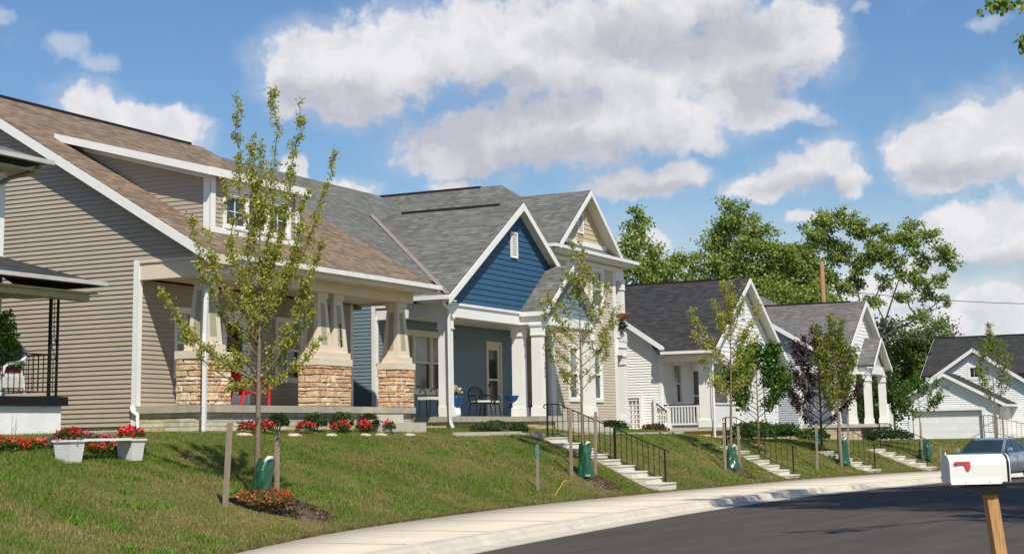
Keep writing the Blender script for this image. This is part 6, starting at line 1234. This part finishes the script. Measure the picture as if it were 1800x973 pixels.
# local x = across the view to the right (the door end), y = away, z up
L, Wd, Hh = .485, .165, .205; zb = 1.10; def_ = None
def mb_section(x, sc=1., n=10):
    pts = [(x, -Wd/2*sc, zb), (x, -Wd/2*sc, zb+Hh*.62)]
    for i in range(1, n): a = math.pi-math.pi*i/n; pts.append((x, Wd/2*sc*math.cos(a), zb+Hh*.62+Hh*.38*sc*math.sin(a)))
    pts += [(x, Wd/2*sc, zb+Hh*.62), (x, Wd/2*sc, zb)]; return pts
b = MB(); A = mb_section(-.232); B_ = mb_section(.212); n = len(A); b.add(A+B_, [tuple(range(n-1, -1, -1)), tuple(range(n, 2*n))]+[(i, i+1, n+i+1, n+i) for i in range(n-1)]+[(n-1, 0, n, 2*n-1)]); b.build('body', MBW, T)
b = MB(); A = mb_section(-.238, 1.035); B_ = mb_section(-.226, 1.035); b.add(A+B_, [tuple(range(n-1, -1, -1)), tuple(range(n, 2*n))]+[(i, i+1, n+i+1, n+i) for i in range(n-1)]+[(n-1, 0, n, 2*n-1)])
b.box(-.240, -.231, -.012, .012, zb+Hh, zb+Hh+.018); b.build('back_rim', MBW, T)
d = MB(); A = mb_section(.215, 1.0); B_ = mb_section(.231, 1.0); d.add(A+B_, [tuple(range(n-1, -1, -1)), tuple(range(n, 2*n))]+[(i, i+1, n+i+1, n+i) for i in range(n-1)]+[(n-1, 0, n, 2*n-1)]); o = d.build('door_gap', DARK, T)
d = MB(); A = mb_section(.231, 1.03); B_ = mb_section(.239, 1.03); d.add(A+B_, [tuple(range(n-1, -1, -1)), tuple(range(n, 2*n))]+[(i, i+1, n+i+1, n+i) for i in range(n-1)]+[(n-1, 0, n, 2*n-1)]); d.build('door', MBW, T)
sk = MB(); sk.add([(-.234, -Wd/2-.003, zb+.022), (.17, -Wd/2-.003, zb+.030), (.17, -Wd/2-.006, zb-.008), (.155, -Wd/2-.006, zb-.016), (-.234, -Wd/2-.006, zb-.016), (-.234, -Wd/2+.003, zb+.022), (.17, -Wd/2+.003, zb+.03), (.17, -Wd/2+.003, zb-.008), (.155, -Wd/2+.003, zb-.016), (-.234, -Wd/2+.003, zb-.016)], [(0, 1, 2, 3, 4), (9, 8, 7, 6, 5), (0, 5, 6, 1), (1, 6, 7, 2), (2, 7, 8, 3), (3, 8, 9, 4), (4, 9, 5, 0)]); sk.tube([(-.12, -Wd/2-.010, zb+.004), (-.12, -Wd/2-.004, zb+.004)], .005, 8); sk.tube([(.07, -Wd/2-.010, zb+.004), (.07, -Wd/2-.004, zb+.004)], .005, 8); sk.tube([(-.234, -Wd/2-.002, zb+.128), (-.16, -Wd/2-.002, zb+.128)], .0015, 5)
sk.build('skirt', MBW, T)
f = MB(); y0 = -Wd/2-.012; prof = [(-.205, .142), (-.197, .131), (-.188, .129), (-.175, .134), (-.135, .136), (-.122, .132), (-.116, .115), (-.110, .095), (-.098, .088), (-.082, .093), (-.078, .108), (-.078, .15), (-.084, .155), (-.19, .156), (-.20, .152)]
f.poly([(x, y0, zb+z) for x, z in prof], (0, .006, 0)); f.tube([(-.19, y0-.004, zb+.143), (-.19, -Wd/2+.002, zb+.143)], .009, 10); f.build('flag', mat('red_flag', (.62, .045, .06), .4, var=.05), T)
br = MB(); P_ = [(-.145, zb-.018), (.20, zb-.018), (.20, zb-.04), (.165, zb-.065), (.15, zb-.09), (.09, zb-.098), (.03, zb-.09), (-.04, zb-.062), (-.09, zb-.048), (-.12, zb-.03)]
br.poly([(x, -.075, z) for x, z in P_], (0, .15, 0)); br.build('bracket', DARK, T)
PINE = mat('treated_timber', (.46, .25, .095), .7, var=.6, vs=9, vecscale=(7, 7, .6), bump=.3, bs=30)
p = MB(); w = .044; lx = .128; p.add([(lx-w+.125-0, -w, -.5), (lx+w+.125, -w, -.5), (lx+w+.125, w, -.5), (lx-w+.125, w, -.5), (lx-w-.03, -w, zb-.075), (lx+w-.03, -w, zb-.075), (lx+w-.03, w, zb-.075), (lx-w-.03, w, zb-.075)], [(0,3,2,1),(4,5,6,7),(0,1,5,4),(1,2,6,5),(2,3,7,6),(3,0,4,7)]); p.build('post', PINE, T)

T.scale = (.965, .965, .965); T.location.z += .045
# ================================================================== PARKED CAR
def car(loc, rz):
    T = thing('parked_car', 'silver blue sedan parked at the kerb, facing the camera behind the mailbox', 'car', loc, rz)
    PAINT = mat('silver_blue_paint', (.33, .39, .46), .28, metal=.55, var=.02, coat=1.); CG = mat('car_glass', (.02, .035, .035), .04, var=.3, vs=2, spec=1.); TY = mat('tyre_rubber', (.015, .015, .015), .8); RIM = mat('alloy', (.55, .55, .56), .3, metal=.9); CHR = mat('chrome', (.6, .6, .6), .15, metal=1.); LAMP = mat('headlamp_glass', (.55, .58, .6), .1)
    # body: stations along x (front +), half sections
    st = [(2.36, .50, .38, .60, .62, .60), (2.30, .72, .26, .58, .70, .72), (2.05, .84, .20, .60, .76, .80), (1.55, .885, .19, .62, .83, .88), (.95, .895, .19, .62, .90, .965), (.2, .90, .19, .62, .92, .975), (-.9, .90, .19, .62, .94, .99), (-1.6, .89, .20, .63, .95, 1.02), (-2.05, .84, .24, .63, .93, 1.0), (-2.32, .70, .32, .62, .88, .93), (-2.38, .52, .40, .60, .80, .84)]
    V = []; ring = []
    for (x, w, zl, zm, zs_, zt_) in st:
        h = [(0, zl), (w*.80, zl), (w*.95, zl+.06), (w, zm-.08), (w*1.0, zm), (w*.985, zs_-.06), (w*.93, zs_), (w*.70, zt_-.012), (w*.35, zt_), (0, zt_+.004)]
        full = [(x, -a, z) for a, z in h]+[(x, a, z) for a, z in h[-2:0:-1]]; ring.append(len(full)); V += full
    n = ring[0]; F = [((j-1)*n+i, (j-1)*n+(i+1) % n, j*n+(i+1) % n, j*n+i) for j in range(1, len(st)) for i in range(n)]+[tuple(range(n)), tuple(range((len(st)-1)*n, len(st)*n))[::-1]]
    b = MB(); b.add(V, F); o = b.build('body', PAINT, T, smooth=True); sb = o.modifiers.new('round', 'SUBSURF'); sb.levels = 1; sb.render_levels = 2
    # greenhouse
    gs = [(1.0, .74, .90, .70, .93), (.55, .74, .95, .64, 1.20), (.28, .73, .96, .60, 1.36), (-.2, .72, .97, .59, 1.415), (-.8, .72, .97, .58, 1.40), (-1.25, .72, .97, .60, 1.28), (-1.75, .72, .98, .66, 1.03)]
    V = []; 
    for (x, wb, zb_, wt, zt_) in gs: V += [(x, -wb*1.05, zb_-.03), (x, -(wb+wt)/2*1.02, (zb_+zt_)/2), (x, -wt, zt_-.035), (x, -wt*.85, zt_-.008), (x, -wt*.4, zt_), (x, wt*.4, zt_), (x, wt*.85, zt_-.008), (x, wt, zt_-.035), (x, (wb+wt)/2*1.02, (zb_+zt_)/2), (x, wb*1.05, zb_-.03)]
    n = 10; F = [((j-1)*n+i, (j-1)*n+i+1, j*n+i+1, j*n+i) for j in range(1, len(gs)) for i in range(n-1)]+[tuple(range(n)), tuple(range((len(gs)-1)*n, len(gs)*n))[::-1]]
    b = MB(); b.add(V, F); b.build('roof', PAINT, T, smooth=True)
    ws = MB(); nn = 8; A = []; Bq = []
    for i in range(nn+1):
        t = -1+2*i/nn; A.append((1.075-.10*t*t, t*.70, .925)); Bq.append((.36-.06*t*t, t*.57, 1.352-.012*t*t))
    ws.add(A+Bq, [(i, i+1, nn+2+i, nn+1+i) for i in range(nn)]); ws.build('windscreen', CG, T, smooth=True)
    rw = MB(); rw.add([(-1.82, -.64, 1.03), (-1.82, .64, 1.03), (-1.22, .55, 1.33), (-1.22, -.55, 1.33)], [(0, 1, 2, 3)]); rw.build('rear_window', CG, T)
    for s in (-1, 1):
        yb, yt = s*.775, s*.615
        for pts in ([(.82, .955), (.02, .965), (.02, 1.365), (.22, 1.345)], [(-.06, .965), (-.80, .975), (-.80, 1.352), (-.06, 1.37)], [(-.87, .98), (-1.5, 1.0), (-1.12, 1.25), (-.87, 1.34)]):
            q = [(x, (yb+(yt-yb)*(z-.96)/.40)+s*.012, z) for x, z in pts]; MB().add(q, [(0, 1, 2, 3)]) or None; w = MB(); w.add(q, [(0, 1, 2, 3)]); w.build('side_window', CG, T)
        m = MB(); m.add([(.72+dx, s*(.86+dy), .98+dz) for dx, dy, dz in ((.06,-.04,0),(.10,.04,.01),(.09,.13,.02),(.03,.17,.03),(.06,-.04,.1),(.09,.04,.13),(.08,.13,.13),(.03,.17,.1),(-.04,.0,.02),(-.04,.16,.03),(-.04,.0,.11),(-.04,.16,.11))], [(0,1,5,4),(1,2,6,5),(2,3,7,6),(4,5,6,7,11,10),(0,4,10,8),(3,9,11,7),(8,10,11,9),(0,8,9,3,2,1)]); mo = m.build('wing_mirror', PAINT, T)
        for xw in (1.42, -1.36):
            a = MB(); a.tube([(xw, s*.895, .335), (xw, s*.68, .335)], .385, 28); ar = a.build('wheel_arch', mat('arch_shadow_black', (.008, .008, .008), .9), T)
            t = MB(); V = []; prof = [(.22, .0), (.30, -.0), (.325, .03), (.33, .10), (.325, .18), (.30, .21), (.22, .21)]; nn2 = 32
            for (r, dy) in prof: V += [(xw+r*math.cos(2*math.pi*i/nn2), s*(.915-dy), .33+r*math.sin(2*math.pi*i/nn2)) for i in range(nn2)]
            t.add(V, [((j-1)*nn2+i, (j-1)*nn2+(i+1) % nn2, j*nn2+(i+1) % nn2, j*nn2+i) for j in range(1, len(prof)) for i in range(nn2)]); wh = t.build('wheel', TY, T, smooth=True)
            r = MB(); r.tube([(xw, s*.905, .33), (xw, s*.88, .33)], .06, 14)
            for k in range(10): a_ = 2*math.pi*k/10; r.beam((xw+.04*math.cos(a_), s*.897, .33+.04*math.sin(a_)), (xw+.215*math.cos(a_), s*.902, .33+.215*math.sin(a_)), .02, .035, drop=False)
            r.tube([(xw+.215*math.cos(2*math.pi*i/24), s*.903, .33+.215*math.sin(2*math.pi*i/24)) for i in range(25)], .014, 6); r.build('rim', RIM, wh)
        h = MB(); h.add([(2.30, s*.50, .56), (2.22, s*.74, .60), (2.02, s*.83, .70), (2.10, s*.70, .735), (2.25, s*.50, .69)], [(0, 1, 2, 3, 4)]); h.v = [(x+.025, y+s*.012, z+.01) for x, y, z in h.v]; h.build('headlight', LAMP, T)
        for xd in (.95, .0, -.86): l = MB(); l.box(xd-.004, xd+.004, s*.90, s*.908, .28, .93); l.build('door_seam', TY, T)
        for xd in (.12, -.75): l = MB(); l.box(xd-.08, xd+.08, s*.90, s*.925, .80, .825); l.build('door_handle', PAINT, T)
    gr = MB(); gr.box(2.33, 2.40, -.42, .42, .48, .62); gr.build('grille', TY, T); c = MB(); c.box(2.335, 2.405, -.44, .44, .62, .635); c.box(2.335, 2.41, -.02, .02, .48, .63); c.build('grille_trim', CHR, T)
    lp = MB(); lp.box(2.37, 2.40, -.16, .16, .32, .42); lp.build('number_plate', WHITE, T)
    ip = MB(); ip.tube([(.52, 0, 1.27), (.50, 0, 1.22)], .012, 6); ip.box(.46, .49, -.10, .10, 1.19, 1.25); ip.build('rear_view_mirror', TY, T)
    ln = MB(); ln.add([(2.2, -.5, .757), (2.2, -.485, .757), (1.0, -.62, .968), (1.0, -.64, .966)], [(0, 1, 2, 3)])
    return T
cu, cv = 30.05, -12.8
car((cu, cv, float(zs(cu))-.135), math.radians(168))
